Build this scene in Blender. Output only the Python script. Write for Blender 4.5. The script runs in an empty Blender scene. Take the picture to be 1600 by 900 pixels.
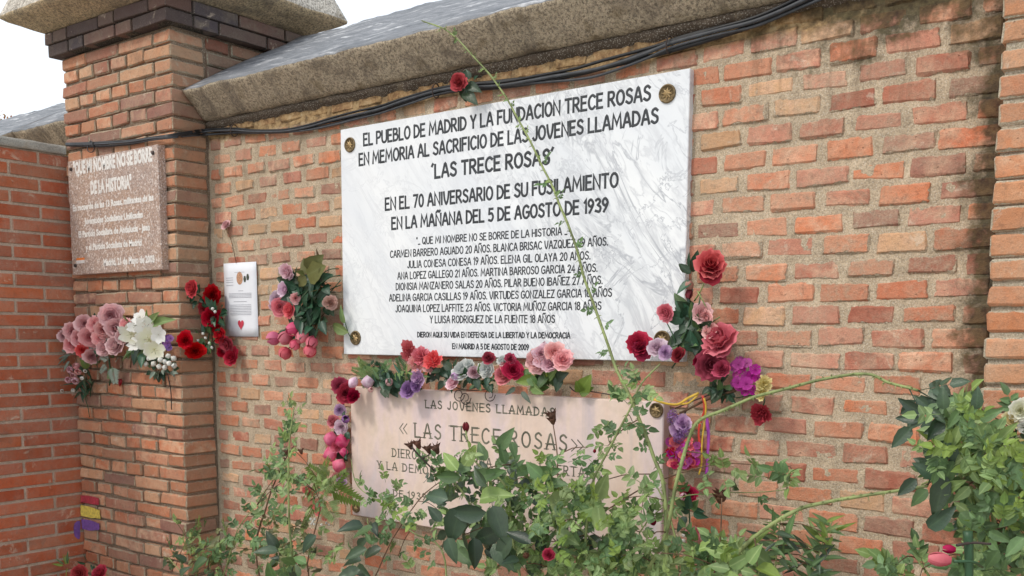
import bpy, math, random
from mathutils import Vector, Matrix, noise
rnd = random.Random(7)
R = math.radians
sc = bpy.context.scene
col = sc.collection

# ------------------------------------------------------------------ camera
CF, CCY, YAW, PITCH, ROLL = 1517.72, 690.6, -0.6454, -0.1110, 0.0039   # solved from the plaque and the brick courses
CAM = Vector((0, -2.5, 1.6))
fw = Vector((math.sin(YAW)*math.cos(PITCH), math.cos(YAW)*math.cos(PITCH), math.sin(PITCH)))
r0 = Vector((math.cos(YAW), -math.sin(YAW), 0))
u0 = r0.cross(fw)
rt = math.cos(ROLL)*r0 + math.sin(ROLL)*u0
up = math.cos(ROLL)*u0 - math.sin(ROLL)*r0
cd = bpy.data.cameras.new("camera")
cam = bpy.data.objects.new("camera", cd); col.objects.link(cam)
cam.matrix_world = Matrix(((rt.x, up.x, -fw.x, CAM.x), (rt.y, up.y, -fw.y, CAM.y), (rt.z, up.z, -fw.z, CAM.z), (0, 0, 0, 1)))
cd.sensor_width = 36; cd.lens = 36*CF/1600; cd.shift_y = (CCY-450)/1600
cd.clip_start = 0.05; cd.clip_end = 500
sc.camera = cam

# ------------------------------------------------------------------ daylight
SUN_EL, SUN_AZ = R(46), R(203)          # azimuth clockwise from +Y (the far side of the wall)
w = bpy.data.worlds.new("World"); sc.world = w; w.use_nodes = True
nt = w.node_tree; bg = nt.nodes["Background"]
sky = nt.nodes.new("ShaderNodeTexSky"); sky.sky_type = 'NISHITA'; sky.sun_disc = False
sky.sun_elevation = SUN_EL; sky.sun_rotation = SUN_AZ; sky.air_density = 1.0; sky.dust_density = 6.0
mx = nt.nodes.new("ShaderNodeMix"); mx.data_type = 'RGBA'
mx.inputs[0].default_value = 0.82       # an even bright cloud layer over most of the clear sky
nt.links.new(sky.outputs[0], mx.inputs[6]); mx.inputs[7].default_value = (6.9, 7.35, 7.9, 1)
nt.links.new(mx.outputs[2], bg.inputs[0]); bg.inputs[1].default_value = 0.15
sl = bpy.data.lights.new("sun", 'SUN'); sl.energy = 1.25; sl.angle = R(9); sl.color = (1, 0.94, 0.85)
so = bpy.data.objects.new("sun", sl); col.objects.link(so)
sd = Vector((math.sin(SUN_AZ)*math.cos(SUN_EL), math.cos(SUN_AZ)*math.cos(SUN_EL), math.sin(SUN_EL)))
so.rotation_euler = sd.to_track_quat('Z', 'Y').to_euler()
sc.view_settings.view_transform = 'Standard'; sc.view_settings.look = 'None'
sc.view_settings.exposure = 0.24; sc.view_settings.gamma = 1.0

# ------------------------------------------------------------------ helpers
def ray(x, y): return rt*((x-800)/CF) - up*((y-CCY)/CF) + fw
def P(x, y, Y=0.0):                      # where the sight line of a surveyed point meets the upright plane at depth Y
    d = ray(x, y); return CAM + d*((Y-CAM.y)/d.y)
def S(p, px): return px*((p-CAM).dot(fw))/CF
def PJ(p):
    v = p-CAM; z = v.dot(fw); return 800+CF*v.dot(rt)/z, CCY-CF*v.dot(up)/z

def obj(name, me, parent=None, mat=None, loc=None, rot=None, scale=None):
    o = bpy.data.objects.new(name, me); col.objects.link(o)
    if parent: o.parent = parent
    if mat is not None and me is not None:
        if not me.materials: me.materials.append(mat)
        elif me.materials[0] != mat:
            o.material_slots[0].link = 'OBJECT'; o.material_slots[0].material = mat
    if loc is not None: o.location = loc
    if rot is not None: o.rotation_euler = rot
    if scale is not None: o.scale = scale
    return o
def thing(name, label, cat, group=None, loc=(0, 0, 0)):
    o = bpy.data.objects.new(name, None); col.objects.link(o); o.location = loc; o.empty_display_size = .05
    o['label'] = label; o['category'] = cat
    if group: o['group'] = group
    return o
def tag(o, label, cat, group=None):
    o['label'] = label; o['category'] = cat
    if group: o['group'] = group
    return o

class MB:
    def __init__(s): s.v = []; s.f = []; s.m = []; s.t = []; s.rb = {}
    def add(s, vs, fs, mi=0, tint=0.0, mat=None):
        n = len(s.v)
        for i, p in enumerate(vs):
            s.v.append(tuple(mat @ Vector(p)) if mat else tuple(p)); s.t.append(tint[i] if isinstance(tint, (list, tuple)) else tint)
        for f in fs: s.f.append([n+i for i in f]); s.m.append(mi)
    def mesh(s, name, mats=(), smooth=True):
        me = bpy.data.meshes.new(name); me.from_pydata(s.v, [], s.f)
        for m in mats: me.materials.append(m)
        me.polygons.foreach_set('material_index', s.m)
        if smooth: me.polygons.foreach_set('use_smooth', [True]*len(s.f))
        at = me.attributes.new('tint', 'FLOAT', 'POINT'); at.data.foreach_set('value', s.t)
        if s.rb:
            ab = me.attributes.new('rib', 'FLOAT', 'POINT'); ab.data.foreach_set('value', [s.rb.get(i, 0.0) for i in range(len(s.v))])
        me.update(); return me

def box(mb, x0, x1, y0, y1, z0, z1, mi=0, b=0.0):
    if b <= 0:
        v = [(x, y, z) for x in (x0, x1) for y in (y0, y1) for z in (z0, z1)]
        mb.add(v, [(0, 1, 3, 2), (4, 6, 7, 5), (0, 4, 5, 1), (2, 3, 7, 6), (0, 2, 6, 4), (1, 5, 7, 3)], mi); return
    bv, bf, _ = bevel_box(x1-x0, y1-y0, z1-z0, b, 0)
    c = ((x0+x1)/2, (y0+y1)/2, (z0+z1)/2)
    mb.add([(p[0]+c[0], p[1]+c[1], p[2]+c[2]) for p in bv], bf, mi)

def bevel_box(w, d, h, b, jit, r=rnd):
    """box with one chamfer: 24 points, 26 faces; returns verts, faces, per-face axis (0,1,2 or -1)"""
    H = (w/2, d/2, h/2); idx = {}; v = []
    for sx in (-1, 1):
        for sy in (-1, 1):
            for sz in (-1, 1):
                jx, jy, jz = [r.uniform(-jit, jit) for _ in range(3)]
                for ax in range(3):
                    p = []
                    for k, sg in enumerate((sx, sy, sz)):
                        hh = H[k] if k == ax else H[k]-b*r.uniform(.7, 1.6 if jit else 1.0)
                        if not jit: hh = H[k] if k == ax else H[k]-b
                        p.append(sg*hh)
                    p[0] += jx; p[2] += jz; p[1] += jy*.5
                    idx[(sx, sy, sz, ax)] = len(v); v.append(tuple(p))
    f = []; fa = []
    for ax in range(3):
        o1, o2 = [(1, 2), (2, 0), (0, 1)][ax]
        for sg in (-1, 1):
            q = []
            for a, b2 in ((-1, -1), (1, -1), (1, 1), (-1, 1)):
                k = [0, 0, 0]; k[ax] = sg; k[o1] = a; k[o2] = b2
                q.append(idx[(k[0], k[1], k[2], ax)])
            f.append(q if sg > 0 else q[::-1]); fa.append(ax)
    for ax in range(3):                 # edges running along ax
        o1, o2 = [(1, 2), (2, 0), (0, 1)][ax]
        for a in (-1, 1):
            for b2 in (-1, 1):
                def key(s, face):
                    k = [0, 0, 0]; k[ax] = s; k[o1] = a; k[o2] = b2; return idx[(k[0], k[1], k[2], face)]
                q = [key(-1, o1), key(1, o1), key(1, o2), key(-1, o2)]
                f.append(q if a*b2 < 0 else q[::-1]); fa.append(-1)
    for sx in (-1, 1):
        for sy in (-1, 1):
            for sz in (-1, 1):
                q = [idx[(sx, sy, sz, 0)], idx[(sx, sy, sz, 1)], idx[(sx, sy, sz, 2)]]
                f.append(q if sx*sy*sz > 0 else q[::-1]); fa.append(-1)
    return v, f, fa

def tube_pts(pts, n=3):                  # Catmull-Rom
    pts = [Vector(p) for p in pts]
    if len(pts) < 3: return pts
    q = [pts[0]*2-pts[1]]+pts+[pts[-1]*2-pts[-2]]; out = []
    for i in range(1, len(q)-2):
        a, b, c, d = q[i-1:i+3]
        for k in range(n):
            t = k/n
            out.append(.5*((2*b)+(c-a)*t+(2*a-5*b+4*c-d)*t*t+(3*b-a-3*c+d)*t**3))
    out.append(pts[-1]); return out
def tube(mb, pts, r0_, r1_, sides=6, mi=0, tint=0.0):
    n = len(pts); vs = []; fs = []; kn = rnd.uniform(0, 9)
    for i, p in enumerate(pts):
        t = (pts[min(i+1, n-1)]-pts[max(i-1, 0)])
        if t.length < 1e-9: t = Vector((0, 0, 1))
        t.normalize()
        a = t.cross(Vector((0, .98, .2)));
        if a.length < .1: a = t.cross(Vector((1, 0, 0)))
        a.normalize(); b = t.cross(a)
        rr = (r0_+(r1_-r0_)*i/(n-1))*(1+(.16*noise.noise(Vector((i*.9, kn, 0))) if r0_ > .002 and sides == 7 else 0))
        for k in range(sides):
            an = 2*math.pi*k/sides; vs.append(p+a*math.cos(an)*rr+b*math.sin(an)*rr)
    for i in range(n-1):
        for k in range(sides):
            k2 = (k+1) % sides
            fs.append((i*sides+k, i*sides+k2, (i+1)*sides+k2, (i+1)*sides+k))
    fs.append(tuple(range(sides))[::-1]); fs.append(tuple((n-1)*sides+k for k in range(sides)))
    mb.add(vs, fs, mi, tint)

# ------------------------------------------------------------------ materials
def new_mat(name):
    m = bpy.data.materials.new(name); m.use_nodes = True
    nt = m.node_tree; b = nt.nodes["Principled BSDF"]; return m, nt, b
class N:                                  # tiny node helper
    def __init__(s, nt): s.nt = nt
    def n(s, t, **kw):
        nd = s.nt.nodes.new(t)
        for k, v in kw.items(): setattr(nd, k, v)
        return nd
    def put(s, sock, v):
        if hasattr(v, 'is_output') or isinstance(v, bpy.types.NodeSocket): s.nt.links.new(v, sock)
        else: sock.default_value = v
    def math(s, op, a, b=0.0, c=0.0, clamp=False):
        nd = s.n('ShaderNodeMath', operation=op, use_clamp=clamp)
        s.put(nd.inputs[0], a); s.put(nd.inputs[1], b); s.put(nd.inputs[2], c); return nd.outputs[0]
    def noise(s, vec, scale, detail=3, rough=.55, dist=0.0):
        nd = s.n('ShaderNodeTexNoise'); s.nt.links.new(vec, nd.inputs['Vector'])
        nd.inputs['Scale'].default_value = scale; nd.inputs['Detail'].default_value = detail
        nd.inputs['Roughness'].default_value = rough; nd.inputs['Distortion'].default_value = dist; return nd.outputs[0]
    def voro(s, vec, scale, feat='F1'):
        nd = s.n('ShaderNodeTexVoronoi', feature=feat); s.nt.links.new(vec, nd.inputs['Vector'])
        nd.inputs['Scale'].default_value = scale; return nd.outputs['Distance']
    def rng(s, v, a, b, c=0.0, d=1.0):
        nd = s.n('ShaderNodeMapRange', clamp=True); s.put(nd.inputs[0], v)
        for i, q in enumerate((a, b, c, d)): s.put(nd.inputs[i+1], q)
        return nd.outputs[0]
    def mix(s, f, a, b, mode='MIX'):
        nd = s.n('ShaderNodeMix', data_type='RGBA', blend_type=mode); s.put(nd.inputs[0], f)
        s.put(nd.inputs[6], a if not isinstance(a, tuple) else (*a, 1)); s.put(nd.inputs[7], b if not isinstance(b, tuple) else (*b, 1)); return nd.outputs[2]
    def ramp(s, f, stops, interp='LINEAR'):
        nd = s.n('ShaderNodeValToRGB'); nd.color_ramp.interpolation = interp; s.put(nd.inputs[0], f)
        e = nd.color_ramp.elements
        while len(e) < len(stops): e.new(.5)
        for q, (p, c) in zip(e, stops): q.position = p; q.color = (*c, 1)
        return nd.outputs[0]
    def bump(s, h, dist, strength=1.0):
        nd = s.n('ShaderNodeBump'); s.put(nd.inputs['Height'], h); nd.inputs['Distance'].default_value = dist
        nd.inputs['Strength'].default_value = strength; return nd.outputs[0]
    def pos(s): return s.n('ShaderNodeNewGeometry').outputs['Position']

def grime_mask(k):
    """black-green mould: down the corner beside the right pillar and along the course under the coping"""
    p = k.pos(); sep = k.n('ShaderNodeSeparateXYZ'); k.nt.links.new(p, sep.inputs[0])
    x, z = sep.outputs[0], sep.outputs[2]
    n1 = k.noise(p, 9, 4, .65); n2 = k.noise(p, 40, 3, .7)
    nn = k.math('ADD', k.math('MULTIPLY', n1, .7), k.math('MULTIPLY', n2, .3))
    corner = k.rng(x, -.66, -.47, 0, .62)
    corner = k.math('MULTIPLY', corner, k.rng(x, -.40, -.46, 0, 1))
    top = k.math('MULTIPLY', k.rng(z, 2.12, 2.42, 0, .60), k.rng(x, -1.5, -.75, .3, 1.0))
    tt = k.math('MAXIMUM', corner, top)
    s = k.math('SUBTRACT', k.math('ADD', tt, nn), .82)
    return k.math('MULTIPLY', k.rng(s, 0, .16, 0, 1), .9), n2, nn
def ochre(k, c, p):
    sep = k.n('ShaderNodeSeparateXYZ'); k.nt.links.new(p, sep.inputs[0])
    band = k.math('ADD', k.rng(sep.outputs[2], 2.345, 2.385, 0, .8), k.math('MULTIPLY', k.math('SUBTRACT', k.noise(p, 12, 4, .6), .5), 1.2))
    f = k.math('MULTIPLY', k.rng(band, .25, .7, 0, .85), k.rng(sep.outputs[2], 2.33, 2.36))
    st_ = k.n('ShaderNodeMapping'); k.nt.links.new(p, st_.inputs[0]); st_.inputs['Scale'].default_value = (9, 1, 1.1)
    stn = k.math('MULTIPLY', k.rng(k.noise(st_.outputs[0], 2.0, 5, .7), .50, .66), k.rng(sep.outputs[2], 1.95, 2.40, 0, .62)); c = k.mix(stn, c, (.13, .095, .06))
    return k.mix(f, c, k.ramp(k.noise(p, 34, 4, .7), [(.32, (.09, .055, .025)), (.46, (.27, .17, .075)), (.56, (.42, .28, .13)), (.7, (.50, .38, .22))]))

def mortar_color(k, base, p):
    n = k.noise(p, 14, 4, .6); g = k.noise(p, 260, 2, .7); v = k.voro(p, 190)
    c = k.ramp(n, [(.3, tuple(q*.78 for q in base)), (.55, base), (.75, tuple(min(1, q*1.22) for q in base))])
    c = k.mix(k.rng(g, .36, .56, .55, 0), c, k.mix(.8, c, (.07, .06, .045)))
    c = k.mix(k.rng(v, .0, .4, .5, 0), c, (.78, .74, .64))
    c = k.mix(k.rng(k.noise(p, 7, 6, .7, .5), .56, .68, 0, .5), c, (.30, .24, .16))
    return c, g, v

def brick_mat(name, cols, mort, smear=.006, amp=.016, grime=True, rough=.9, inner=.35, light=(.62, .42, .28), side=0.0, bd=.004):
    m, nt, b = new_mat(name); k = N(nt); p = k.pos()
    at = k.n('ShaderNodeAttribute', attribute_name='half'); uv = k.n('ShaderNodeUVMap')
    su = k.n('ShaderNodeSeparateXYZ'); nt.links.new(uv.outputs[0], su.inputs[0])
    sh = k.n('ShaderNodeSeparateXYZ'); nt.links.new(at.outputs['Vector'], sh.inputs[0])
    oi = k.n('ShaderNodeObjectInfo'); rr = k.n('ShaderNodeAttribute', attribute_name='tint')
    rid = k.math('FRACT', k.math('ADD', oi.outputs['Random'], rr.outputs['Fac']))
    rid2 = k.math('FRACT', k.math('MULTIPLY', rid, 17.3)); rid3 = k.math('FRACT', k.math('MULTIPLY', rid, 71.7))
    du = k.math('SUBTRACT', sh.outputs[0], k.math('ABSOLUTE', su.outputs[0]))
    dv = k.math('SUBTRACT', sh.outputs[1], k.math('ABSOLUTE', su.outputs[1]))
    d = k.math('MINIMUM', du, dv)
    nE = k.noise(p, 26, 4, .6); nF = k.noise(p, 120, 3, .7)
    e = k.math('ADD', d, k.math('MULTIPLY', k.math('SUBTRACT', nE, .5), amp*2))
    e = k.math('ADD', e, k.math('MULTIPLY', k.math('SUBTRACT', nF, .5), amp*.5))
    thr = k.math('MULTIPLY', k.math('ADD', k.math('POWER', rid3, 2.0), .45), smear)
    sm = k.rng(k.math('SUBTRACT', thr, e), -.0012, .0012)
    base = k.ramp(rid, [(i/len(cols), c) for i, c in enumerate(cols)], 'CONSTANT')
    n1 = k.noise(p, 17, 4, .6, .6); n2 = k.noise(p, 70, 4, .65); n3 = k.noise(p, 420, 2, .8)
    c = k.mix(k.math('MULTIPLY', k.rng(n1, .42, .68), k.math('MULTIPLY', rid2, inner*2)), base, light)
    c = k.mix(k.rng(n2, .54, .72, 0, .6), c, k.mix(.55, base, (.06, .04, .035)))
    ch = k.noise(p, 34, 5, .7, .8); c = k.mix(k.rng(ch, .62, .66, 0, .7), c, k.mix(.35, base, (.09, .055, .04)))
    c = k.mix(k.rng(k.noise(p, 11, 6, .75, .5), .60, .66, 0, .55), c, (.74, .62, .48))
    c = k.mix(k.rng(k.noise(p, 5.5, 7, .78, .8), .55, .65, 0, .6 if smear > .004 else .4), c, (.17, .115, .085))
    c = k.mix(k.rng(n3, .35, .65, .30, 0), c, (.10, .055, .035))
    val = k.math('ADD', .84, k.math('MULTIPLY', rid2, .32))
    vm = k.n('ShaderNodeHueSaturation'); k.put(vm.inputs['Value'], val); nt.links.new(c, vm.inputs['Color']); c = vm.outputs[0]
    # thin lime film drifting over the face
    film = k.math('MULTIPLY', k.rng(k.math('ADD', k.noise(p, 8, 5, .65), k.math('MULTIPLY', rid3, .16)), .44, .70), k.rng(n2, .35, .6, .35, .95 if smear > .004 else .5))
    mc, g, v = mortar_color(k, mort, p)
    c = k.mix(film, c, k.mix(.6, c, mc))
    c = k.mix(sm, c, mc)
    if side:                              # grey-brown dust, with shade of the return face put into the same colour
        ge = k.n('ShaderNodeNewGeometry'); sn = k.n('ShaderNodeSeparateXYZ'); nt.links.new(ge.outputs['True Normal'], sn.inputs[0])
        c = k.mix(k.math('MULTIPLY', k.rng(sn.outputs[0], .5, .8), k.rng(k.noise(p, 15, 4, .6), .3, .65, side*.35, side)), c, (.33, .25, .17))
    if grime:
        c = ochre(k, c, p); gm, gn, _ = grime_mask(k)
        c = k.mix(gm, c, k.mix(k.rng(gn, .35, .65), (.022, .018, .013), (.12, .085, .04)))
    nt.links.new(c, b.inputs['Base Color']); b.inputs['Roughness'].default_value = rough
    b.inputs['Specular IOR Level'].default_value = .25
    pits = k.rng(k.voro(p, 55), .0, .14, -1.1, 0)
    h = k.math('ADD', k.math('ADD', k.math('MULTIPLY', n2, .9), k.math('MULTIPLY', n3, .35)), k.math('MULTIPLY', pits, k.math('GREATER_THAN', n1, .55)))
    h = k.math('ADD', h, k.math('MULTIPLY', sm, -.6)); h = k.math('ADD', h, k.math('MULTIPLY', k.math('MULTIPLY', g, sm), .6))
    nt.links.new(k.bump(h, bd, .9), b.inputs['Normal'])
    return m
def mortar_mat(name, base, grime=True):
    m, nt, b = new_mat(name); k = N(nt); p = k.pos()
    c, g, v = mortar_color(k, base, p)
    if grime:
        c = ochre(k, c, p); gm, gn, _ = grime_mask(k)
        c = k.mix(gm, c, k.mix(k.rng(gn, .35, .65), (.02, .018, .014), (.10, .085, .045)))
    nt.links.new(c, b.inputs['Base Color']); b.inputs['Roughness'].default_value = .95
    b.inputs['Specular IOR Level'].default_value = .2
    h = k.math('ADD', k.noise(p, 90, 4, .7), k.math('MULTIPLY', g, .5))
    nt.links.new(k.bump(h, .004, .9), b.inputs['Normal']); return m
def plain(name, c, rough=.6, var=.15, scale=30, bumpd=0.0, metal=0.0, spec=.4):
    m, nt, b = new_mat(name); k = N(nt); p = k.pos(); n = k.noise(p, scale, 4, .6)
    cc = k.mix(k.rng(n, .3, .7), tuple(q*(1-var) for q in c), tuple(min(1, q*(1+var)) for q in c))
    nt.links.new(cc, b.inputs['Base Color']); b.inputs['Roughness'].default_value = rough
    b.inputs['Metallic'].default_value = metal; b.inputs['Specular IOR Level'].default_value = spec
    if bumpd: nt.links.new(k.bump(k.noise(p, scale*4, 3, .6), bumpd), b.inputs['Normal'])
    return m

def lichen_stone(name, a, b_, c_, bumpd=.006):
    m, nt, b = new_mat(name); k = N(nt); p = k.pos()
    n1 = k.noise(p, 5, 5, .65); n2 = k.noise(p, 110, 4, .75); n3 = k.noise(p, 300, 2, .8); n4 = k.noise(p, 22, 4, .6)
    c = k.mix(k.rng(n1, .35, .65), a, b_)
    c = k.mix(k.rng(n2, .40, .56, .85, 0), c, (.12, .095, .07))
    c = k.mix(k.rng(n3, .52, .7, 0, .7), c, c_)
    c = k.mix(k.rng(n4, .56, .70, 0, .6), c, (.20, .15, .08))
    c = k.mix(k.rng(k.noise(p, 3.2, 6, .72, .6), .52, .64, 0, .7), c, (.15, .12, .09))
    ms_ = k.n('ShaderNodeMapping'); nt.links.new(p, ms_.inputs[0]); ms_.inputs['Scale'].default_value = (7, 1, .8); c = k.mix(k.rng(k.noise(ms_.outputs[0], 2.2, 5, .7), .53, .66, 0, .5), c, (.12, .10, .08))
    nt.links.new(c, b.inputs['Base Color']); b.inputs['Roughness'].default_value = .95
    nt.links.new(k.bump(k.math('ADD', n2, k.math('MULTIPLY', n3, .5)), bumpd), b.inputs['Normal']); return m

COLS_MAIN = [(.64, .225, .12), (.56, .20, .125), (.68, .29, .17), (.46, .155, .10), (.70, .25, .125), (.60, .265, .18), (.68, .40, .22), (.40, .18, .13), (.68, .21, .105), (.56, .215, .15)]
MORT = (.53, .42, .295)
m_brick = brick_mat('weathered_header_brick', COLS_MAIN, MORT, .0050, .015, light=(.74, .46, .31), inner=.5, bd=.006)
COLS_PIL = [(.56, .205, .10), (.60, .235, .12), (.42, .18, .12), (.60, .28, .155), (.54, .18, .09), (.33, .155, .12), (.55, .235, .135), (.60, .32, .18), (.48, .20, .13), (.58, .20, .095)]
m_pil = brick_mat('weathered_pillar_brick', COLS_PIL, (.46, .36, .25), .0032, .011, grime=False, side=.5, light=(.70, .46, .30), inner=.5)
COLS_SIDE = [(.26, .13, .09), (.30, .12, .08), (.22, .12, .10), (.32, .17, .11), (.24, .14, .10)]  # side-face bricks: dusty brown, darkened further by shade painted into the colour
m_side = brick_mat('dusty_shaded_brown_brick', COLS_SIDE, (.33, .29, .21), .0030, .010, grime=False, light=(.36, .27, .18))
COLS_RP = [(.56, .22, .10), (.60, .28, .14), (.42, .17, .11), (.58, .25, .12), (.50, .20, .10)]
m_rp = brick_mat('bright_pillar_brick', COLS_RP, (.48, .42, .31), .0030, .008, grime=False)
m_dark = brick_mat('dark_burnt_brick', [(.10, .075, .075), (.13, .09, .085), (.08, .07, .08), (.16, .11, .095), (.19, .11, .09)], (.12, .10, .09), .0015, .004, grime=False, light=(.24, .20, .15))
m_red = brick_mat('smooth_red_brick', [(.50, .115, .045), (.54, .125, .05), (.46, .105, .042), (.52, .135, .052), (.48, .10, .04)], (.54, .43, .33), .0004, .002, grime=False, inner=.22, rough=.75, light=(.50, .20, .11))
m_mort = mortar_mat('old_gritty_mortar', MORT)
m_mortp = mortar_mat('dark_recessed_mortar', (.24, .175, .12), False)
m_mortr = mortar_mat('pale_pink_mortar', (.56, .44, .34), False)
m_mortd = mortar_mat('black_joint_mortar', (.05, .045, .04), False)
m_cem = mortar_mat('grey_cement', (.42, .42, .38), False)
m_stone = lichen_stone('lichen_granite', (.58, .475, .34), (.48, .395, .275), (.78, .70, .54))
m_stone2 = lichen_stone('ochre_lichen_granite', (.66, .49, .29), (.54, .43, .26), (.8, .68, .48))

def top_mat():
    m, nt, b = new_mat('weathered_sky_tinted_top'); k = N(nt); p = k.pos()
    mp = k.n('ShaderNodeMapping'); nt.links.new(p, mp.inputs[0]); mp.inputs['Scale'].default_value = (1, 6, 6)
    n1 = k.noise(mp.outputs[0], 5, 5, .6); n2 = k.noise(p, 120, 3, .7)
    c = k.ramp(n1, [(.3, (.10, .11, .125)), (.5, (.19, .20, .215)), (.6, (.28, .285, .30)), (.68, (.62, .63, .64))])  # blue-grey cast of the reflected sky is put into the colour
    c = k.mix(k.rng(n2, .35, .6, .4, 0), c, (.10, .11, .12))
    nt.links.new(c, b.inputs['Base Color']); b.inputs['Roughness'].default_value = .6
    nt.links.new(k.bump(n2, .004), b.inputs['Normal']); return m
m_top = top_mat()

def marble_mat():
    m, nt, b = new_mat('white_veined_marble'); k = N(nt); p = k.pos()
    m1 = k.n('ShaderNodeMapping'); nt.links.new(p, m1.inputs[0]); m1.inputs['Rotation'].default_value = (0, R(-52), 0)
    m2 = k.n('ShaderNodeMapping'); nt.links.new(m1.outputs[0], m2.inputs[0]); m2.inputs['Scale'].default_value = (.8, 1, 2.6)
    q = m2.outputs[0]
    w1 = k.noise(q, 2.6, 6, .6, .9); w2 = k.noise(q, 6.5, 5, .6, .7); cl = k.noise(q, 1.5, 4, .55, .4); w3 = k.noise(p, 4.2, 6, .62, 1.4)
    v1 = k.rng(k.math('ABSOLUTE', k.math('SUBTRACT', w1, .5)), 0, .018, .9, 0)
    v2 = k.rng(k.math('ABSOLUTE', k.math('SUBTRACT', w2, .5)), 0, .05, .42, 0)
    v3 = k.rng(k.math('ABSOLUTE', k.math('SUBTRACT', w3, .5)), 0, .014, .9, 0)
    sx = k.n('ShaderNodeSeparateXYZ'); nt.links.new(p, sx.inputs[0])
    right = k.rng(sx.outputs[0], -2.3, -1.55, .28, 1)
    base = k.ramp(cl, [(.38, (.70, .73, .76)), (.6, (.79, .81, .82))])
    v = k.math('MULTIPLY', k.math('MAXIMUM', k.math('MAXIMUM', v1, v2), v3), k.math('MULTIPLY', k.rng(cl, .36, .58, .35, .85), right))
    c = k.mix(v, base, (.27, .29, .33))
    c = k.mix(k.math('MULTIPLY', k.rng(k.noise(q, 13, 4, .6), .50, .68, 0, .6), right), c, (.56, .58, .61))
    nt.links.new(c, b.inputs['Base Color']); b.inputs['Roughness'].default_value = .45; return m
m_marble = marble_mat()
def pink_marble():
    m, nt, b = new_mat('rosy_cream_marble'); k = N(nt); p = k.pos()
    mp = k.n('ShaderNodeMapping'); nt.links.new(p, mp.inputs[0]); mp.inputs['Scale'].default_value = (3.0, 1, .8)
    q = mp.outputs[0]
    n1 = k.noise(q, 2.2, 5, .55, .5); n2 = k.noise(p, 9, 5, .6, .6); n3 = k.noise(p, 60, 3, .7)
    c = k.ramp(n1, [(.3, (.72, .54, .43)), (.48, (.78, .62, .53)), (.58, (.74, .59, .57)), (.72, (.62, .56, .58))])
    c = k.mix(k.rng(n2, .52, .7, 0, .5), c, (.62, .50, .36))
    c = k.mix(k.rng(n3, .4, .7, .14, 0), c, (.38, .30, .26))
    # grey rain streaks
    st = k.n('ShaderNodeMapping'); nt.links.new(p, st.inputs[0]); st.inputs['Scale'].default_value = (9, 1, .35)
    s = k.rng(k.noise(st.outputs[0], 1.6, 3, .6), .60, .72, 0, .45)
    c = k.mix(s, c, (.33, .33, .37))
    nt.links.new(c, b.inputs['Base Color']); b.inputs['Roughness'].default_value = .5; return m
m_pink = pink_marble()
def granite():
    m, nt, b = new_mat('speckled_pink_granite'); k = N(nt); p = k.pos()
    v = k.noise(p, 170, 2, .8); v2 = k.noise(p, 120, 2, .8, .3); n = k.noise(p, 8, 3, .6)
    c = k.mix(k.rng(n, .35, .65), (.44, .31, .235), (.40, .30, .25))
    c = k.mix(k.rng(v, .38, .46, .85, 0), c, (.15, .12, .11))
    c = k.mix(k.rng(v2, .54, .62, 0, .8), c, (.76, .70, .65))
    nt.links.new(c, b.inputs['Base Color']); b.inputs['Roughness'].default_value = .35; return m
m_gran = granite()
m_ink = plain('black_inscription_paint', (.035, .04, .045), .6, .3)
m_green = plain('faded_green_inscription', (.13, .125, .09), .7, .5, 40)
m_white = plain('white_inscription_paint', (.72, .70, .66), .6, .1)
m_bronze = plain('aged_bronze', (.20, .145, .075), .45, .6, 120, .002, .6)
m_bronze2 = plain('worn_bronze_relief', (.42, .30, .15), .4, .4, 150, .001, .6)
m_cable = plain('black_cable_sheath', (.016, .017, .019), .42, .3, 40)
m_cable2 = plain('grey_cable_sheath', (.05, .055, .062), .5, .3, 40)
m_iron = plain('rusty_dark_iron', (.05, .035, .03), .7, .5, 80)

# ------------------------------------------------------------------ brick meshes
def brick_mesh(name, w_, d_, h_, bev, jit, r, tint=0.0):
    v, f, fa = bevel_box(w_, d_, h_, bev, jit, r)
    me = bpy.data.meshes.new(name); me.from_pydata(v, [], f)
    H = (w_/2, d_/2, h_/2)
    me.uv_layers.new(name='UVMap'); me.attributes.new('half', 'FLOAT_VECTOR', 'CORNER'); me.attributes.new('tint', 'FLOAT', 'POINT')
    uv = me.uv_layers[0]; at = me.attributes['half']
    for pi, poly in enumerate(me.polygons):
        ax = fa[pi]
        for li in poly.loop_indices:
            co = me.vertices[me.loops[li].vertex_index].co
            if ax == 1: u_, v_, hx, hy = co.x, co.z, H[0], H[2]
            elif ax == 0: u_, v_, hx, hy = co.y, co.z, H[1], H[2]
            elif ax == 2: u_, v_, hx, hy = co.x, co.y, H[0], H[1]
            else:
                n = poly.normal; a = [abs(n.x), abs(n.y), abs(n.z)]
                if a[1] > .3: u_, v_, hx, hy = co.x, co.z, H[0], H[2]
                else: u_, v_, hx, hy = co.y, co.z, H[1], H[2]
            uv.data[li].uv = (u_, v_); at.data[li].vector = (hx, hy, 0)
        poly.use_smooth = False
    me.attributes['tint'].data.foreach_set('value', [tint]*len(v))
    return me
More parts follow.
